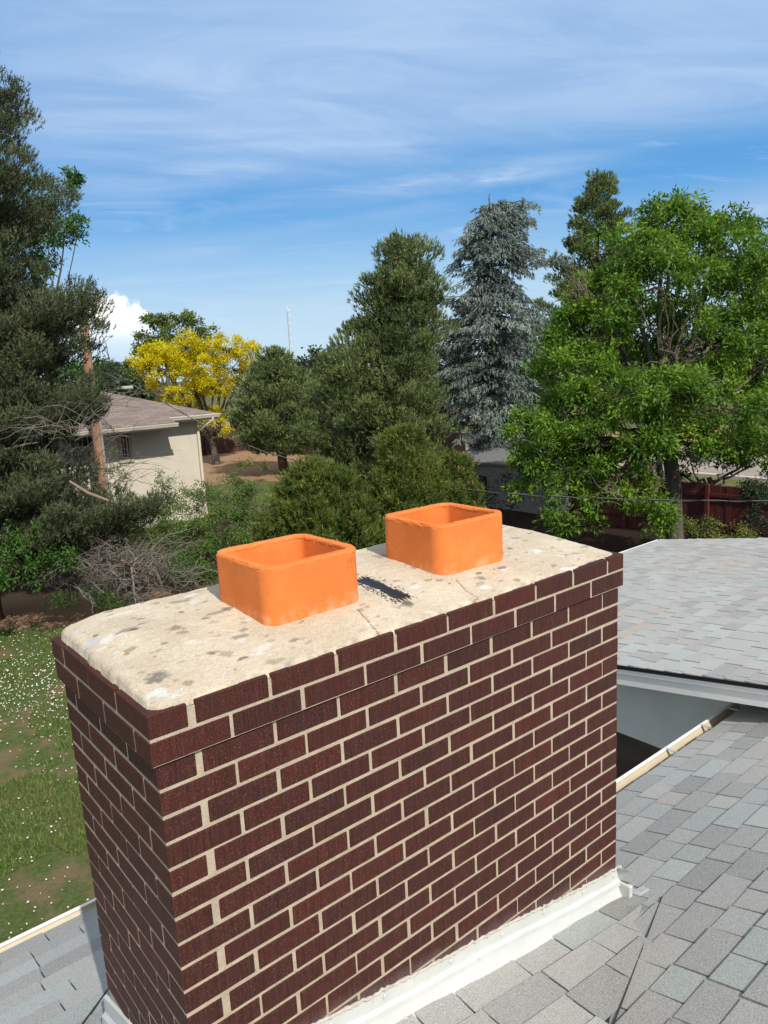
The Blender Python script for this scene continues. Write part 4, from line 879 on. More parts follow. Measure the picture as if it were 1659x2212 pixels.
# --- trees in the left distance
yb = gnd(468, 1003); yb[2] = GZ
broadleaf('locust_tree', 'vivid yellow-leaved tree behind the tan house', yb, [(345, 765, 41.5, 40, 26), (395, 755, 41, 40, 30), (310, 780, 41, 35, 14), (360, 800, 41, 60, 30), (430, 800, 40.5, 60, 35), (490, 755, 41, 50, 28), (535, 765, 41, 32, 24), (460, 840, 40.5, 50, 25), (500, 800, 41, 50, 35), (420, 850, 41, 60, 18), (470, 900, 40.6, 30, 22), (425, 920, 40.8, 18, 10), (500, 935, 40.4, 22, 9)],
          f_yel, b_ash, 64, tr=.22, nsub=30, ncl=22, leaf=(.12, .06), nl=8, fork=1.8, subr=.36, disp=.07, droop=0)
yb2 = gnd(408, 992); yb2[2] = GZ
broadleaf('locust_tree', 'second yellow-leaved tree with a forked trunk at the house corner', yb2, [(395, 880, 42, 35, 25), (350, 850, 42.5, 40, 30), (430, 885, 42, 22, 25), (415, 815, 43, 40, 20)], f_yel, b_ash, 65, tr=.24, nsub=11, ncl=18, leaf=(.15, .085), nl=8, fork=1.7)
gb = gnd(380, 985); gb[2] = GZ
broadleaf('broadleaf_tree', 'olive green tree rising behind the yellow tree', at(365, 985, 50)*np.array([1, 1, 0])+np.array([0, 0, GZ]), [(330, 715, 50, 38, 30), (295, 745, 50, 28, 25), (395, 715, 50, 40, 32), (445, 735, 50, 28, 28), (300, 790, 50, 32, 30), (370, 760, 50, 60, 40), (430, 780, 50, 45, 30), (355, 695, 50, 14, 14), (405, 692, 50, 14, 12)],
          f_grn, b_ash, 66, tr=.25, nsub=11, ncl=20, leaf=(.20, .11), nl=7, subr=.42, disp=.10)
broadleaf('broadleaf_tree', 'light green leaves poking out behind the tall dark pine', at(20, 1000, 24)*np.array([1, 1, 0])+np.array([0, 0, GZ]), [(120, 410, 24, 36, 32), (155, 385, 24, 12, 12), (80, 460, 24, 50, 50), (70, 540, 24, 50, 60), (60, 690, 24, 70, 60), (140, 510, 24, 42, 42), (170, 490, 24, 16, 14), (100, 560, 24, 40, 40), (60, 640, 24, 60, 60), (60, 760, 24, 90, 50), (190, 790, 24, 36, 14), (225, 800, 24, 14, 10), (130, 790, 24, 40, 18), (90, 860, 24, 60, 40)],
          f_bri, b_ash, 67, tr=.05, nsub=16, ncl=18, leaf=(.15, .06), nl=8, fork=4.0)
f_drk = foliage_mat('shaded_dark_leaves', [(0, (.012, .022, .010)), (.5, (.028, .045, .018)), (1, (.06, .085, .03))], .15)
e4 = at(1560, 1000, 21.5); e4[2] = GZ
broadleaf('dark_tree', 'dark small tree behind the red fence under the ash crown', e4, [(1490, 1000, 21.5, 45, 30), (1560, 1010, 21.5, 50, 32), (1630, 1000, 21.5, 50, 40), (1420, 990, 22, 40, 26), (1350, 1000, 22, 45, 35), (1280, 1010, 22, 45, 35), (1660, 950, 21.5, 50, 40), (1240, 970, 22.5, 40, 30)], f_drk, b_ash, 68, tr=.10, nsub=10, ncl=18, leaf=(.13, .06), nl=8, fork=1.2)
e5 = at(960, 980, 45); e5[2] = GZ
broadleaf('dark_tree', 'dark green tree closing the gap behind the rounded pine and the spruce', e5, [(960, 760, 45, 50, 60), (930, 840, 45, 60, 50), (980, 880, 45, 50, 60), (1180, 790, 46, 40, 50), (1000, 700, 45, 30, 40), (1120, 880, 46, 60, 60), (960, 950, 45, 60, 40)], f_drk, b_ash, 69, tr=.25, nsub=9, ncl=20, leaf=(.24, .13), nl=7, subr=.45, disp=.12)
# far tree belt
r = np.random.default_rng(88)
spec = [(40, 820, 90, 30), (130, 815, 95, 30), (215, 812, 85, 30), (262, 838, 70, 28), (232, 815, 80, 20), (300, 845, 62, 26), (560, 820, 120, 25), (700, 790, 90, 40), (650, 800, 100, 25), (1000, 800, 85, 40), (1120, 770, 80, 60), (1200, 800, 95, 60), (1330, 790, 90, 60), (1460, 780, 85, 60), (1600, 770, 95, 60)]
for i, (u, v, d, h) in enumerate(spec):
    bb = at(u, v, d); bb[2] = GZ
    lb = ['far tree at the extreme left edge hidden behind the tall dark pine', 'far tree seen through the tall dark pine left of the utility pole', 'grey-green far tree just right of the utility pole', 'dark far tree directly above the peak of the tan house roof',
          'pale far tree between the utility pole and the tan house roof peak', 'far tree below the yellow tree crown at the hip of the tan roof', 'far tree in the gap between the yellow tree and the small pine', 'far tree behind the left shoulder of the big rounded pine',
          'far tree under the radio mast', 'far tree in the gap between the rounded pine and the blue spruce', 'far tree behind the right side of the blue spruce', 'far tree between the spruce and the slim dark pine', 'far tree behind the left part of the big ash crown',
          'far tree behind the middle of the big ash crown', 'far tree behind the big ash crown near the right edge'][i]
    lobs = [(u+r.normal(0, h*.6), v+r.normal(0, h*.25), d, h*.7, h*.6) for _ in range(4)] + [(u, v+h*.6, d, h, h*.7)]
    broadleaf('distant_tree', lb, bb, lobs, f_far, b_ash, 90+i, tr=.3, nsub=3.0, ncl=18, leaf=(.5, .3), nl=6, subr=.9, disp=.3, group='far trees along the horizon', twig=.05)

# --- shrubs
def shrub(label, lobes, matf, seed, name='shrub', **kw):
    c = np.mean([gnd_xy(*l[:3]) for l in lobes], 0); return broadleaf(name, label, (c[0], c[1], GZ), lobes, matf, b_ash, seed, cat='shrub', limbs=False, **kw)
def gnd_xy(u, v, d): p = at(u, v, d); p[2] = GZ; return p
HG = 'leafy shrubs along the back of the yard'
shrub('dense green hedge shrub right of the tan house corner', [(480, 1080, 19, 70, 45), (560, 1100, 18.5, 60, 50), (420, 1110, 18.5, 60, 50), (500, 1150, 17.5, 80, 55), (420, 1180, 17, 70, 50), (560, 1190, 17, 60, 55), (370, 1160, 17.5, 50, 40), (480, 1215, 16.6, 60, 40), (470, 1250, 16.4, 45, 30), (330, 1130, 17.8, 40, 26), (300, 1160, 17.4, 40, 28), (270, 1135, 17.8, 34, 22), (360, 1195, 17, 40, 30), (400, 1235, 16.4, 34, 24), (620, 1120, 18, 40, 40), (250, 1175, 16.8, 40, 26), (205, 1150, 16.8, 36, 24), (320, 1200, 16.6, 40, 24), (385, 1215, 16.4, 36, 22), (150, 1170, 16.4, 36, 24), (290, 1235, 16, 36, 18)], f_shr, 71, nsub=52, ncl=26, leaf=(.06, .03), nl=8, subr=.22, twig=.006, group=HG)
shrub('tall thin shrub against the sunlit wall of the tan house', [(365, 1060, 21, 24, 38), (350, 1040, 21, 10, 30), (390, 1080, 21, 20, 22), (330, 1090, 21, 24, 20)], f_shr, 72, nsub=26, ncl=14, leaf=(.07, .03), nl=7, subr=.20, twig=.006, group=HG)
shrub('climbing green shrub at the foot of the utility pole', [(235, 1010, 20, 22, 38), (255, 1050, 20, 30, 30), (215, 1060, 20, 26, 30)], f_shr, 73, nsub=26, ncl=14, leaf=(.07, .032), nl=7, subr=.2, twig=.006, group=HG)
shrub('bright green shrub under the tall pine at the left edge', [(80, 1175, 13.7, 50, 30), (30, 1225, 13.6, 50, 40), (100, 1240, 13.7, 42, 32), (150, 1195, 13.9, 40, 22), (-30, 1215, 13.6, 60, 45), (0, 1160, 14, 50, 22)], f_bri, 74, nsub=24, ncl=20, leaf=(.085, .034), nl=8, subr=.2, twig=.008, group=HG)
shrub('low spiky green weeds growing through the bare brush', [(190, 1170, 15, 30, 16), (205, 1220, 14.8, 24, 16), (130, 1240, 14.8, 24, 22), (240, 1215, 14.8, 20, 12), (135, 1290, 14.4, 26, 12), (310, 1215, 15, 26, 12), (350, 1240, 15, 22, 14), (370, 1205, 15.4, 26, 22), (385, 1235, 15.4, 24, 16), (270, 1200, 15, 26, 12), (245, 1305, 14.3, 26, 12), (205, 1275, 14.4, 20, 14)], f_bri, 75, nsub=20, ncl=12, leaf=(.08, .026), nl=8, subr=.16, twig=.006, group=HG)
shrub('pale green ground shrub in front of the red fence', [(1540, 1145, 16.6, 55, 16), (1600, 1160, 16.4, 50, 16), (1510, 1130, 17, 40, 12), (1650, 1175, 16, 60, 18), (1570, 1180, 16, 60, 18), (1440, 1150, 17, 40, 14)], f_grn, 76, nsub=60, ncl=26, leaf=(.05, .03), nl=8, subr=.16, twig=.005)
shrub('dark shrub at the right edge in front of the red fence', [(1630, 1085, 17.4, 36, 34), (1655, 1120, 17.2, 40, 34), (1640, 1050, 17.6, 40, 24), (1600, 1060, 17.6, 26, 14), (1650, 1150, 17, 40, 20)], foliage_mat('dark_shrub_leaves', [(0, (.008, .018, .008)), (.5, (.018, .035, .014)), (1, (.04, .07, .02))], .1), 77, nsub=34, ncl=22, leaf=(.07, .035), nl=8, subr=.22, twig=.008)
shrub('dark tangled undergrowth beneath the blue spruce in front of the shed', [(1030, 1075, 22, 34, 22), (1085, 1085, 22, 36, 22), (1140, 1075, 22.3, 34, 26), (1180, 1090, 22.3, 30, 20), (1060, 1050, 22.6, 36, 18), (1120, 1045, 22.6, 36, 18)], f_drk, 79, nsub=12, ncl=16, leaf=(.09, .03), nl=8, subr=.25, twig=.012)
shrub('few sprigs of green by the far mulch bed', [(545, 1000, 34, 12, 8), (575, 1005, 34, 14, 6), (515, 1005, 34, 8, 8)], f_grn, 78, nsub=14, ncl=10, leaf=(.10, .05), nl=6, subr=.16, twig=.008)
# bare brush: arching grey stems
def brush(label, n, uc, vc, su, sv, d, seed, name='bare_shrub', L=1.4, thick=.010, colr=None):
    r = np.random.default_rng(seed); c = gnd_xy(uc, vc, d); root = empty(name, c, label, 'shrub'); m = MB()
    for k in range(n):
        o = at(uc+r.normal(0, su), vc+r.normal(0, sv), d+r.normal(0, .45)); a = r.uniform(0, 2*np.pi); l = L*r.uniform(.35, 1.2)
        dr = R0*math.cos(a)+np.array([math.cos(YAW), math.sin(YAW), 0])*math.sin(a)*.7+np.array([0, 0, r.uniform(-.5, .6)])
        e_ = o+unit(dr)*l; pth = tube_path(o, e_, 7, r.uniform(.05, .28)*l, r, .02); pth[:, 2] = np.maximum(pth[:, 2], GZ+.02)
        m.tube(pth, np.linspace(thick*r.uniform(.6, 1.5), .0025, 7), 4)
        for q in range(3):
            j = r.integers(1, 6); m.tube(tube_path(pth[j], pth[j]+unit(dr+r.normal(0, .7, 3))*l*.35, 4, .03, r, .015), np.linspace(.005, .002, 4), 3)
    m.build('branches', colr or mgt, root); return root
mgt = simple('grey_weathered_twigs', (.155, .135, .12), .95, var=.35, scale=3)
brush('tangled pile of bare grey brush on the mulch by the steel post', 520, 255, 1238, 56, 26, 14.8, 81, L=.9)
brush('leafless shrub against the shaded wall of the tan house', 50, 205, 1030, 38, 30, 19.5, 82, L=1.6, thick=.009)
brush('bare grey twigs hanging from the tall dark pine', 24, 150, 930, 35, 24, 13.6, 83, name='dead_limb', L=1.2, thick=.008)
brush('small pale dead branch hanging above the dirt right of the chimney', 9, 1345, 1075, 6, 14, 14.9, 84, name='dead_limb', L=.7, thick=.008, colr=mtw)
bl = MB(); pth = np.array([at(-10, 975, 14), at(25, 968, 14), at(55, 960, 13.9), at(85, 955, 13.9)]); bl.tube(pth, [.03, .028, .022, .01], 6)
pth = np.array([at(150, 1040, 14.2), at(190, 1065, 14.2), at(230, 1080, 14.2), at(265, 1092, 14.2)]); bl.tube(pth, [.028, .035, .03, .01], 6)
o = bl.build('dead_limb', mtw); tag(o, 'pale peeled broken limb lying in the dark pine branches', 'branch')
bl = MB()
for q in [[(545, 1098), (565, 1104), (585, 1118)], [(565, 1104), (590, 1106), (610, 1108)], [(478, 1150), (495, 1180), (520, 1210)]]: pass
bl.tube([at(262, 1210, 14.2), at(280, 1217, 14.15), at(300, 1222, 14.2)], [.02, .018, .006], 5); bl.tube([at(281, 1217, 14.15), at(290, 1235, 14.2), at(312, 1250, 14.3)], [.012, .016, .005], 5)
o = bl.build('dead_limb', simple('orange_broken_wood', (.42, .20, .12), .8)); tag(o, 'short orange broken limb resting on the brush', 'branch')

# --- white lawn flowers
mfl = simple('white_petals', (.66, .66, .60), .8, var=.05)
fb = MB(); 
th = np.linspace(0, 2*np.pi, 8)[:-1]; ring = np.column_stack([np.cos(th)*.013, np.sin(th)*.013, np.full(7, .055)]); ring2 = np.column_stack([np.cos(th)*.008, np.sin(th)*.008, np.full(7, .066)])
fb.add(np.concatenate([ring, ring2, [[0, 0, .069]]]), [np.array([[i, (i+1) % 7, 7+(i+1) % 7, 7+i] for i in range(7)]), np.array([[7+i, 7+(i+1) % 7, 14] for i in range(7)]), np.arange(7)[::-1][None, :]])
fproto = fb.build('lawn_flower', mfl, None, smooth=True); fme = fproto.data
sbm = MB(); sbm.tube([(0, 0, 0), (.003, 0, .056)], .0016, 4)
r = np.random.default_rng(99); pts = []
for _ in range(13000):
    v = r.uniform(1335, 2030); u = r.uniform(-330, 330); dens = math.exp(-((v-1465)/85)**2)*1.0 + .05 + (.12 if 1370 < v < 1700 else 0)
    dens *= .35+1.3*fbm(np.array([u*.01+9]), np.array([v*.01]), 1.0, 3, 3)[0]
    if r.random() > dens: continue
    q = gnd(u, v)
    if q[1] < 2.2 or (0 <= q[0] <= W and q[1] < 1): continue
    pts.append((u, v, q))
pts = pts[:2400]
vis = [p for p in pts if -5 < p[0] < 250]; vis.sort(key=lambda p: -p[1]); near = vis[:300]; near_ids = {id(p) for p in near}; rest = [p for p in pts if id(p) not in near_ids]
FLB = 'small round white flower blooming in the patchy lawn below the left gutter'; FG = 'white flowers in the lawn'
for i, (u, v, q) in enumerate(near):
    o = fproto if i == 0 else fproto.copy()
    if i: COL.objects.link(o)
    o.location = (float(q[0]), float(q[1]), float(q[2])-r.uniform(0, .02)); o.rotation_euler = (r.normal(0, .45), r.normal(0, .45), r.uniform(0, 6)); s = r.uniform(.5, 1.0); o.scale = (s*r.uniform(.75, 1.5), s, s)
    tag(o, FLB, 'flower', FG)
base = np.array([v.co[:] for v in fme.vertices]); fm = MB()
quads = [np.array([[i, (i+1) % 7, 7+(i+1) % 7, 7+i] for i in range(7)]), np.array([[7+i, 7+(i+1) % 7, 14] for i in range(7)])]
for (u, v, q) in rest: fm.add(base*r.uniform(.5, 1.1)+np.array(q)-[0, 0, .01], quads)
o = fm.build('lawn_flowers', mfl); tag(o, 'crowded white flowers spread over the farther lawn', kind='stuff')

# ================================================================== NEIGHBOUR'S HOUSE
E0 = at(470, 892, 25.5); ex, ey, ez = E0
hs = empty('house', (ex-4, ey+3, GZ), 'tan stucco house with a brown hipped roof at the left', 'house')
m_r = .325; hw = 4.4
mrf, t, b = mat('brown_shingle_roof'); co = objco(t); br_ = t.new('ShaderNodeTexBrick'); br_.offset = .5
t.l.new(t.mapping(co, scale=(1, 1, 1)), br_.inputs['Vector']); br_.inputs['Scale'].default_value = 1; br_.inputs['Brick Width'].default_value = .42; br_.inputs['Row Height'].default_value = .16; br_.inputs['Mortar Size'].default_value = .012
br_.inputs['Color1'].default_value = (.15, .12, .105, 1); br_.inputs['Color2'].default_value = (.24, .195, .17, 1); br_.inputs['Mortar'].default_value = (.09, .07, .065, 1)
c = t.mix(t.math('MULTIPLY', t.noise(co, 1.5, 5), .5), br_.outputs[0], (.24, .19, .17)); t.l.new(c, b.inputs['Base Color']); b.inputs['Roughness'].default_value = .95
x0 = ex-13; rf = MB(); h = m_r*hw; A1 = (ex, ey, ez); B1 = (ex, ey+2*hw, ez); Rg = (ex-hw, ey+hw, ez+h); Lg = (x0, ey+hw, ez+h); A0 = (x0, ey, ez); B0 = (x0, ey+2*hw, ez)
rf.add([A0, A1, Rg, Lg, B1, B0], [np.array([[0, 1, 2, 3], [2, 4, 5, 3]]), np.array([[1, 4, 2]])]); dn_ = (0, 0, -.05)
ro = rf.build('roof', mrf, hs); s = ro.modifiers.new('s', 'SOLIDIFY'); s.thickness = .05; s.offset = -1
xj = at(345, 907, 25.0)[0]
jr = MB(); jr.prism([(x0, ey-.5, ez-.5*m_r+.01), (xj, ey-.5, ez-.5*m_r+.01), (xj, ey+.02, ez+.012), (x0, ey+.02, ez+.012)], (0, 0, -.05)); jr.build('roof_extension', mrf, hs)
mtrim = simple('cream_house_trim', (.62, .57, .48), .5, var=.05); mtan = simple('tan_stucco', (.56, .515, .435), .95, var=.05, scale=2)
gt = MB()
def kgut(xa, xb, y, z): gt.strip([(xa, y, z), (xb, y, z)], [(0, 0, 0), (0, 0, -.11), (0, -.08, -.11), (0, -.10, -.06), (0, -.12, -.02), (0, -.12, .0)])
kgut(xj, ex+.03, ey+.0, ez-.01); kgut(x0, xj+.05, ey-.5, ez-.5*m_r-.01)
go = gt.build('gutter', mtrim, hs); s = go.modifiers.new('s', 'SOLIDIFY'); s.thickness = .01
oh = .50; fcx = MB(); fcx.box((x0, ey+.002, ez-.20), (ex-.01, ey+.03, ez-.052)); fcx.box((ex-.03, ey+.031, ez-.20), (ex, ey+2*hw, ez-.052)); fcx.box((x0, ey+.032, ez-.20), (ex-.031, ey+oh-.002, ez-.18)); fcx.box((x0, ey-.498, ez-.35), (xj-.01, ey-.47, ez-.5*m_r-.045)); fcx.box((x0, ey-.469, ez-.35), (xj-.01, ey+.0, ez-.33)); fcx.build('eave_trim', mtrim, hs)
wx = ex-oh-.05; yw = ey+oh
def wpx(u, v):   # point on the wall plane y = yw
    w_ = ray(u, v); return CAM + w_*((yw-CAM[1])/w_[1])
a_ = wpx(257, 930); b2 = wpx(281, 990); c2 = wpx(165, 938); d2 = wpx(205, 966)
wl = MB(); zt_ = ez-.205
# wall built around its two window openings
cols = sorted([x0, c2[0], d2[0], a_[0], b2[0], wx]); z1t, z1b = max(a_[2], 0*a_[2]+a_[2]), b2[2]; z2t, z2b = c2[2], d2[2]
def seg(xa, xb, za, zb): wl.box((xa, yw, za), (xb, yw+.2, zb))
seg(x0, c2[0], GZ-.2, zt_); seg(d2[0], a_[0], GZ-.2, zt_); seg(b2[0], wx, GZ-.2, zt_)
seg(c2[0], d2[0], GZ-.2, z2b); seg(c2[0], d2[0], z2t, zt_); seg(a_[0], b2[0], GZ-.2, z1b); seg(a_[0], b2[0], z1t, zt_)
wl.box((wx-.2, yw+.201, GZ-.2), (wx, ey+2*hw-oh, zt_)); wl.build('wall', mtan, hs)
mgl, t, b = mat('dark_window_glass'); b.inputs['Base Color'].default_value = (.012, .014, .016, 1); b.inputs['Roughness'].default_value = .15; b.inputs['Specular IOR Level'].default_value = .25
def window(xa, xb, za, zb, grid):
    fr = MB(); q = .055
    for lo, hi in [((xa-.09, yw-.03, zb), (xa, yw+.05, za)), ((xb, yw-.03, zb), (xb+.09, yw+.05, za)), ((xa-.09, yw-.03, za), (xb+.09, yw+.05, za+.09)), ((xa-.12, yw-.05, zb-.12), (xb+.12, yw+.05, zb))]: fr.box(lo, hi)
    fo_ = fr.build('window', simple('taupe_window_trim', (.36, .32, .26), .7), hs)
    sh = MB()
    for lo, hi in [((xa+.001, yw+.06, zb+.001), (xa+q, yw+.10, za-.001)), ((xb-q, yw+.06, zb+.001), (xb-.001, yw+.10, za-.001)), ((xa+q, yw+.06, za-q), (xb-q, yw+.10, za-.001)), ((xa+q, yw+.06, zb+.001), (xb-q, yw+.10, zb+q))]: sh.box(lo, hi)
    for k in range(1, grid[0]): x = xa+(xb-xa)*k/grid[0]; sh.box((x-.012, yw+.07, zb+q), (x+.012, yw+.09, za-q))
    for k in range(1, grid[1]): z = zb+(za-zb)*k/grid[1]; sh.box((xa+q, yw+.072, z-.012), (xb-q, yw+.088, z+.012))
    sh.build('window_frame', mtrim, fo_); gl = MB(); gl.box((xa+.002, yw+.11, zb+.002), (xb-.002, yw+.12, za-.002)); gl.build('window_pane', mgl, fo_)
window(a_[0], b2[0], a_[2], b2[2], (2, 3)); window(c2[0], d2[0], c2[2], d2[2], (3, 1))
dsp = MB(); g0 = np.array([wx+.33, ey-.05, ez-.10]); dsp.tube([g0, g0+[0, .02, -.12], np.array([wx-.03, yw-.06, ez-.55]), np.array([wx-.03, yw-.06, ez-.75]), np.array([wx-.03, yw-.06, GZ+.1])], .055, 8); dsp.build('downspout', mtrim, hs)
for k, x in enumerate((ex-3.4, ex-5.0)):
    vt = MB(); zz1 = ez+m_r*2.9; vt.tube([(x, ey+2.9, zz1-.1), (x, ey+2.9, zz1+.22)], .05, 8); vt.build('roof_vent', simple('pale_vent_metal', (.6, .6, .58), .4), hs)
rvb = MB(); q = at(278, 868, 26.5); zz1 = ez+m_r*(q[1]-ey); rvb.box((q[0]-.18, q[1]-.15, zz1-.02), (q[0]+.18, q[1]+.15, zz1+.10), ch=.03); rvb.build('roof_vent', simple('grey_vent_cap', (.36, .37, .34), .5), hs)

# ================================================================== POLE, WIRES, MAST
def vline(u, v, d, ztop, zbot=GZ-.3): p = at(u, v, d); return p[0], p[1]
px_, py_ = vline(205, 900, 21.5, 0); zt_ = at(186, 662, 21.5)[2]
pb = MB(); pb.tube([(px_, py_, z) for z in np.linspace(GZ-.3, zt_, 10)], np.linspace(.155, .115, 10), 16)
mpo, t, b = mat('weathered_pine_pole'); co = objco(t); v = t.mapping(co, scale=(1, 1, .06)); n = t.noise(v, 26, 6, .65)
t.l.new(t.ramp(n, [(.3, (.15, .080, .048)), (.5, (.31, .175, .105)), (.72, (.46, .30, .20))]), b.inputs['Base Color']); b.inputs['Roughness'].default_value = .9; bump(t, b, n, .8, .02)
pe_ = empty('utility_pole', (px_, py_, GZ), 'weathered orange-brown wooden utility pole in front of the tan house', 'pole'); pb.build('pole', mpo, pe_, smooth=True)
cdm = MB(); q = np.array([px_, py_, 0])+R0*.15-np.array([math.cos(YAW), math.sin(YAW), 0])*.06; cdm.tube([(q[0], q[1], GZ), (q[0], q[1], at(213, 850, 21.4)[2])], .032, 8); cdm.build('conduit', mal, pe_)
bo = MB(); q = at(206, 716, 21.2); bo.tube([at(200, 781, 21.35), at(200, 781, 21.2)], .035, 8); bo.build('bolt', mal, pe_)
mwi, t, b = mat('twisted_aluminium_cable'); co = objco(t); b.inputs['Base Color'].default_value = (.20, .20, .205, 1); b.inputs['Roughness'].default_value = .45; b.inputs['Metallic'].default_value = .3
mbk, t, b = mat('black_cable_jacket'); b.inputs['Base Color'].default_value = (.02, .02, .02, 1); b.inputs['Roughness'].default_value = .6
key = [(213, 800, 21.3), (300, 838, 20.6), (390, 890, 19.9), (475, 938, 19.2), (560, 972, 18.5), (640, 996, 17.9), (760, 1024, 17.0), (880, 1043, 16.1), (1000, 1057, 15.2), (1120, 1068, 14.3), (1250, 1075, 13.5), (1400, 1080, 12.7), (1560, 1082, 11.9), (1700, 1083, 11.2), (1900, 1080, 10.4)]
KP = np.array([at(*k) for k in key]); tt = np.linspace(0, len(KP)-1, 420); Pw = np.stack([np.interp(tt, range(len(KP)), KP[:, i]) for i in range(3)], 1)
ker = np.hanning(31); ker /= ker.sum()
Pp = np.pad(Pw, ((15, 15), (0, 0)), mode='reflect', reflect_type='odd'); Pw = np.stack([np.convolve(Pp[:, i], ker, 'valid') for i in range(3)], 1)
ce = empty('service_cable', Pw[0], 'thin twisted service cable sagging from the pole across the whole yard', 'cable')
for k, (mm_, rr_) in enumerate([(mwi, .0075), (mbk, .0085)]):
    a = np.linspace(0, 120, 420)+k*np.pi; off = np.column_stack([np.zeros(420), np.cos(a)*.009, np.sin(a)*.009]); c_ = MB(); c_.tube(Pw+off, rr_, 6); c_.build('bare_wire' if k == 0 else 'insulated_wire', mm_, ce, smooth=True)
lw = MB(); r = np.random.default_rng(3)
for k in range(5):
    a0_ = at(212, 805-6*k, 21.3); b0_ = at(236+4*k, 830+3*k, 21.2); lw.tube(tube_path(a0_, b0_, 12, .35+.18*k, r, .02), .010, 5)
for k in range(2):
    c0 = at(232, 815, 21.2); th_ = np.linspace(0, 2*np.pi, 22); rr_ = .16+.05*k; lw.tube(np.array([c0+R0*rr_*math.cos(q)+np.array([0, 0, rr_*1.5*math.sin(q)]) for q in th_]), .009, 5)
lw.build('drip_loops', mbk, pe_)
# lattice mast
md0 = 420.; m0 = at(630, 790, md0); m1 = at(622, 672, md0); zt_ = m1[2]; me_ = empty('radio_mast', (m0[0], m0[1], GZ), 'tall slim grey lattice mast on the horizon', 'mast')
ms_ = MB(); wdt = .75
cor = [R0*wdt*math.cos(a)+np.array([math.cos(YAW), math.sin(YAW), 0])*wdt*math.sin(a) for a in (0.3, 2.4, 4.5)]
for c_ in cor: ms_.tube([np.array([m0[0], m0[1], GZ])+c_, np.array([m0[0], m0[1], zt_])+c_*.55], .13, 5)
zz_ = np.linspace(GZ, zt_, 34)
for i in range(33):
    for k in range(3):
        f0 = 1-.45*i/33; f1_ = 1-.45*(i+1)/33; ms_.tube([np.array([m0[0], m0[1], zz_[i]])+cor[k]*f0, np.array([m0[0], m0[1], zz_[i+1]])+cor[(k+1) % 3]*f1_], .075, 4)
mgm = simple('pale_galvanised_mast', (.42, .48, .54), .5, .2)
ms_.build('lattice', mgm, me_)
an = MB()
for i, zf in enumerate([1.0, .93, .82, .72, .6, .5, .42, .35]): 
    p_ = np.array([m0[0], m0[1], GZ+(zt_-GZ)*zf])+R0*.9*(1 if i % 2 else .8); an.tube([p_-[0, 0, .7], p_+[0, 0, .7]], .28, 6)
an.tube([np.array([m0[0], m0[1], zt_-.2]), np.array([m0[0], m0[1], zt_+2.5])], .1, 5); an.build('antennas', simple('white_antennas', (.75, .77, .8), .5), me_)
# steel post in the brush
q0 = at(283, 1228, 14.0); sp_ = MB(); sp_.tube([(q0[0], q0[1], GZ-.1), (q0[0]+.01, q0[1], q0[2])], .019, 8); sp_.tube([(q0[0]+.01, q0[1], q0[2]), (q0[0]+.01, q0[1], q0[2]+.03)], [.022, .01], 8)
o = sp_.build('steel_post', simple('dull_steel', (.22, .23, .23), .6)); tag(o, 'grey steel fence post standing at the edge of the bare brush', 'post')

# ================================================================== FENCES, SHED, PANEL
def fence(label, pa, pb_, h, matp, railside, seed, postcap=False, z0=GZ, boardw=.14):
    r = np.random.default_rng(seed); pa = np.array([*pa[:2], z0]); pb_ = np.array([*pb_[:2], z0]); v_ = pb_-pa; L = np.linalg.norm(v_); v_ /= L; nrm = np.array([-v_[1], v_[0], 0])*railside
    root = empty('board_fence', pa, label, 'fence'); bd = MB(); n = int(L/boardw)
    for i in range(n):
        a = pa+v_*(i*boardw+.004); hh = h+r.normal(0, .012); off = nrm*r.normal(0, .003)
        bd.prism([a+off, a+v_*(boardw-.008)+off, a+v_*(boardw-.008)+off+[0, 0, hh], a+off+[0, 0, hh]], nrm*-.018, float(r.random()))
    bd.build('boards', matp, root)
    for z in (.35, h-.3):
        rl_ = MB(); rl_.prism([pa+[0, 0, z]+nrm*.006, pb_+[0, 0, z]+nrm*.006, pb_+[0, 0, z+.09]+nrm*.006, pa+[0, 0, z+.09]+nrm*.006], nrm*.04, .6); rl_.build('rail', matp, root)
    for i in range(int(L/2.4)+1):
        c_ = pa+v_*min(i*2.4, L); po = MB(); po.prism([c_+nrm*.006-v_*.045, c_+nrm*.006+v_*.045, c_+nrm*.006+v_*.045+[0, 0, h+.02], c_+nrm*.006-v_*.045+[0, 0, h+.02]], nrm*.09, .4); po.build('post', mal if postcap else matp, root)
    return root
def board_mat(name, stops):
    m, t, b = mat(name); tn = tintn(t); co = objco(t); c = t.ramp(tn, stops); c = t.mix(t.math('MULTIPLY', t.noise(t.mapping(co, scale=(1, 1, .15)), 12, 4), .4), c, tuple(x*.6 for x in stops[0][1])); t.l.new(c, b.inputs['Base Color']); b.inputs['Roughness'].default_value = .8; return m
red = board_mat('red_stained_boards', [(0, (.085, .016, .016)), (1, (.13, .026, .024))]); brn = board_mat('dark_brown_boards', [(0, (.055, .028, .022)), (1, (.09, .045, .035))])
xf = gnd(1591, 1174)[0]
fence('dark red board fence behind the ash trunk', (xf, 3), (xf, 12.2), 1.45, red, 1, 5)
g1_ = gnd(395, 992); g2_ = gnd(640, 1010)
fence('dark brown board fence beyond the far mulch bed', (6, g1_[1]+.5), (23.5, g1_[1]+.5), 1.75, brn, -1, 6, boardw=.16)
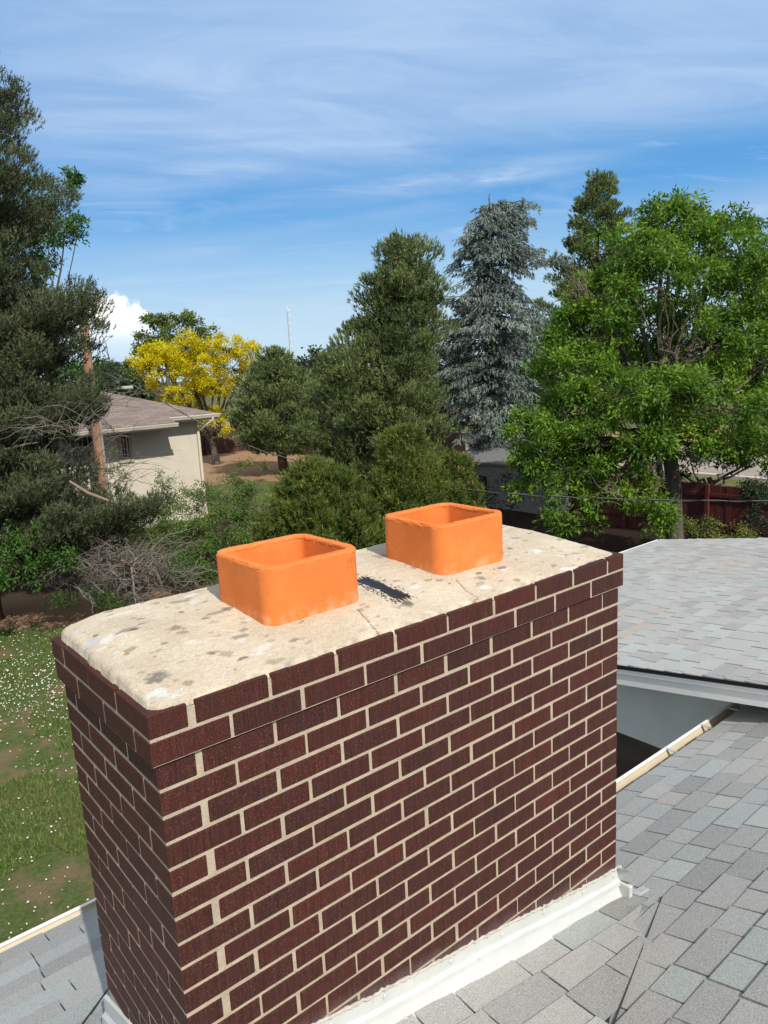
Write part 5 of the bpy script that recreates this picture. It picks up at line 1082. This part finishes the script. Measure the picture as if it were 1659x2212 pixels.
fence('dark brown side fence running behind the small pine', (23.6, g1_[1]+.4), (23.6, 22), 1.75, brn, 1, 8, boardw=.16)
# storage shed
s0 = gnd(1180, 1113); mshw = simple('sunlit_shed_boards', (.46, .46, .46), .7, var=.05); mshr = simple('grey_shed_roof', (.16, .16, .165), .8)  # front boards coloured lighter as the sunlit side
she = empty('shed', s0, 'low white shed under the trees with a shade-toned side and a brown overhang', 'shed'); sw = MB(); sh_h = 1.45; sl_n, sd_n = 1.3, 4.3
nplk = 28
for i in range(nplk): y_ = s0[1]+i*sd_n/nplk; sw.box((s0[0], y_+.004, GZ-.05), (s0[0]+.03, y_+sd_n/nplk-.004, GZ+sh_h))
fw = MB()
for i in range(8): x_ = s0[0]+.031+i*sl_n/8; fw.box((x_+.003, s0[1], GZ-.05), (x_+sl_n/8-.003, s0[1]+.03, GZ+sh_h+.002))
sw.box((s0[0]+.02, s0[1]+.032, GZ), (s0[0]+sl_n, s0[1]+sd_n-.02, GZ+sh_h-.02)); sw.build('wall', simple('shaded_shed_boards', (.24, .24, .25), .8, var=.12), she); fw.build('gable_wall', mshw, she)  # long wall boards coloured darker as the shaded side
sr_ = MB(); sr_.prism([(s0[0]-.08, s0[1]-.1, GZ+sh_h+.01), (s0[0]+sl_n+.1, s0[1]-.1, GZ+sh_h+.30), (s0[0]+sl_n+.1, s0[1]+sd_n+.1, GZ+sh_h+.30), (s0[0]-.08, s0[1]+sd_n+.1, GZ+sh_h+.01)], (0, 0, .07)); sr_.build('roof', mshr, she)
dark_opening = MB(); dark_opening.box((s0[0]-.012, s0[1]+2.5, GZ+.45), (s0[0]-.002, s0[1]+3.7, GZ+1.05)); dark_opening.build('window', mgl, she)  # flat dark pane standing in for the dark opening by the awning
aw = MB(); aw.prism([(s0[0]-.55, s0[1]+3.0, GZ+1.05), (s0[0]-.02, s0[1]+3.0, GZ+1.40), (s0[0]-.02, s0[1]+4.2, GZ+1.40), (s0[0]-.55, s0[1]+4.2, GZ+1.05)], (0, 0, .04)); aw.build('awning', simple('rusty_brown_awning', (.20, .085, .045), .7), she)
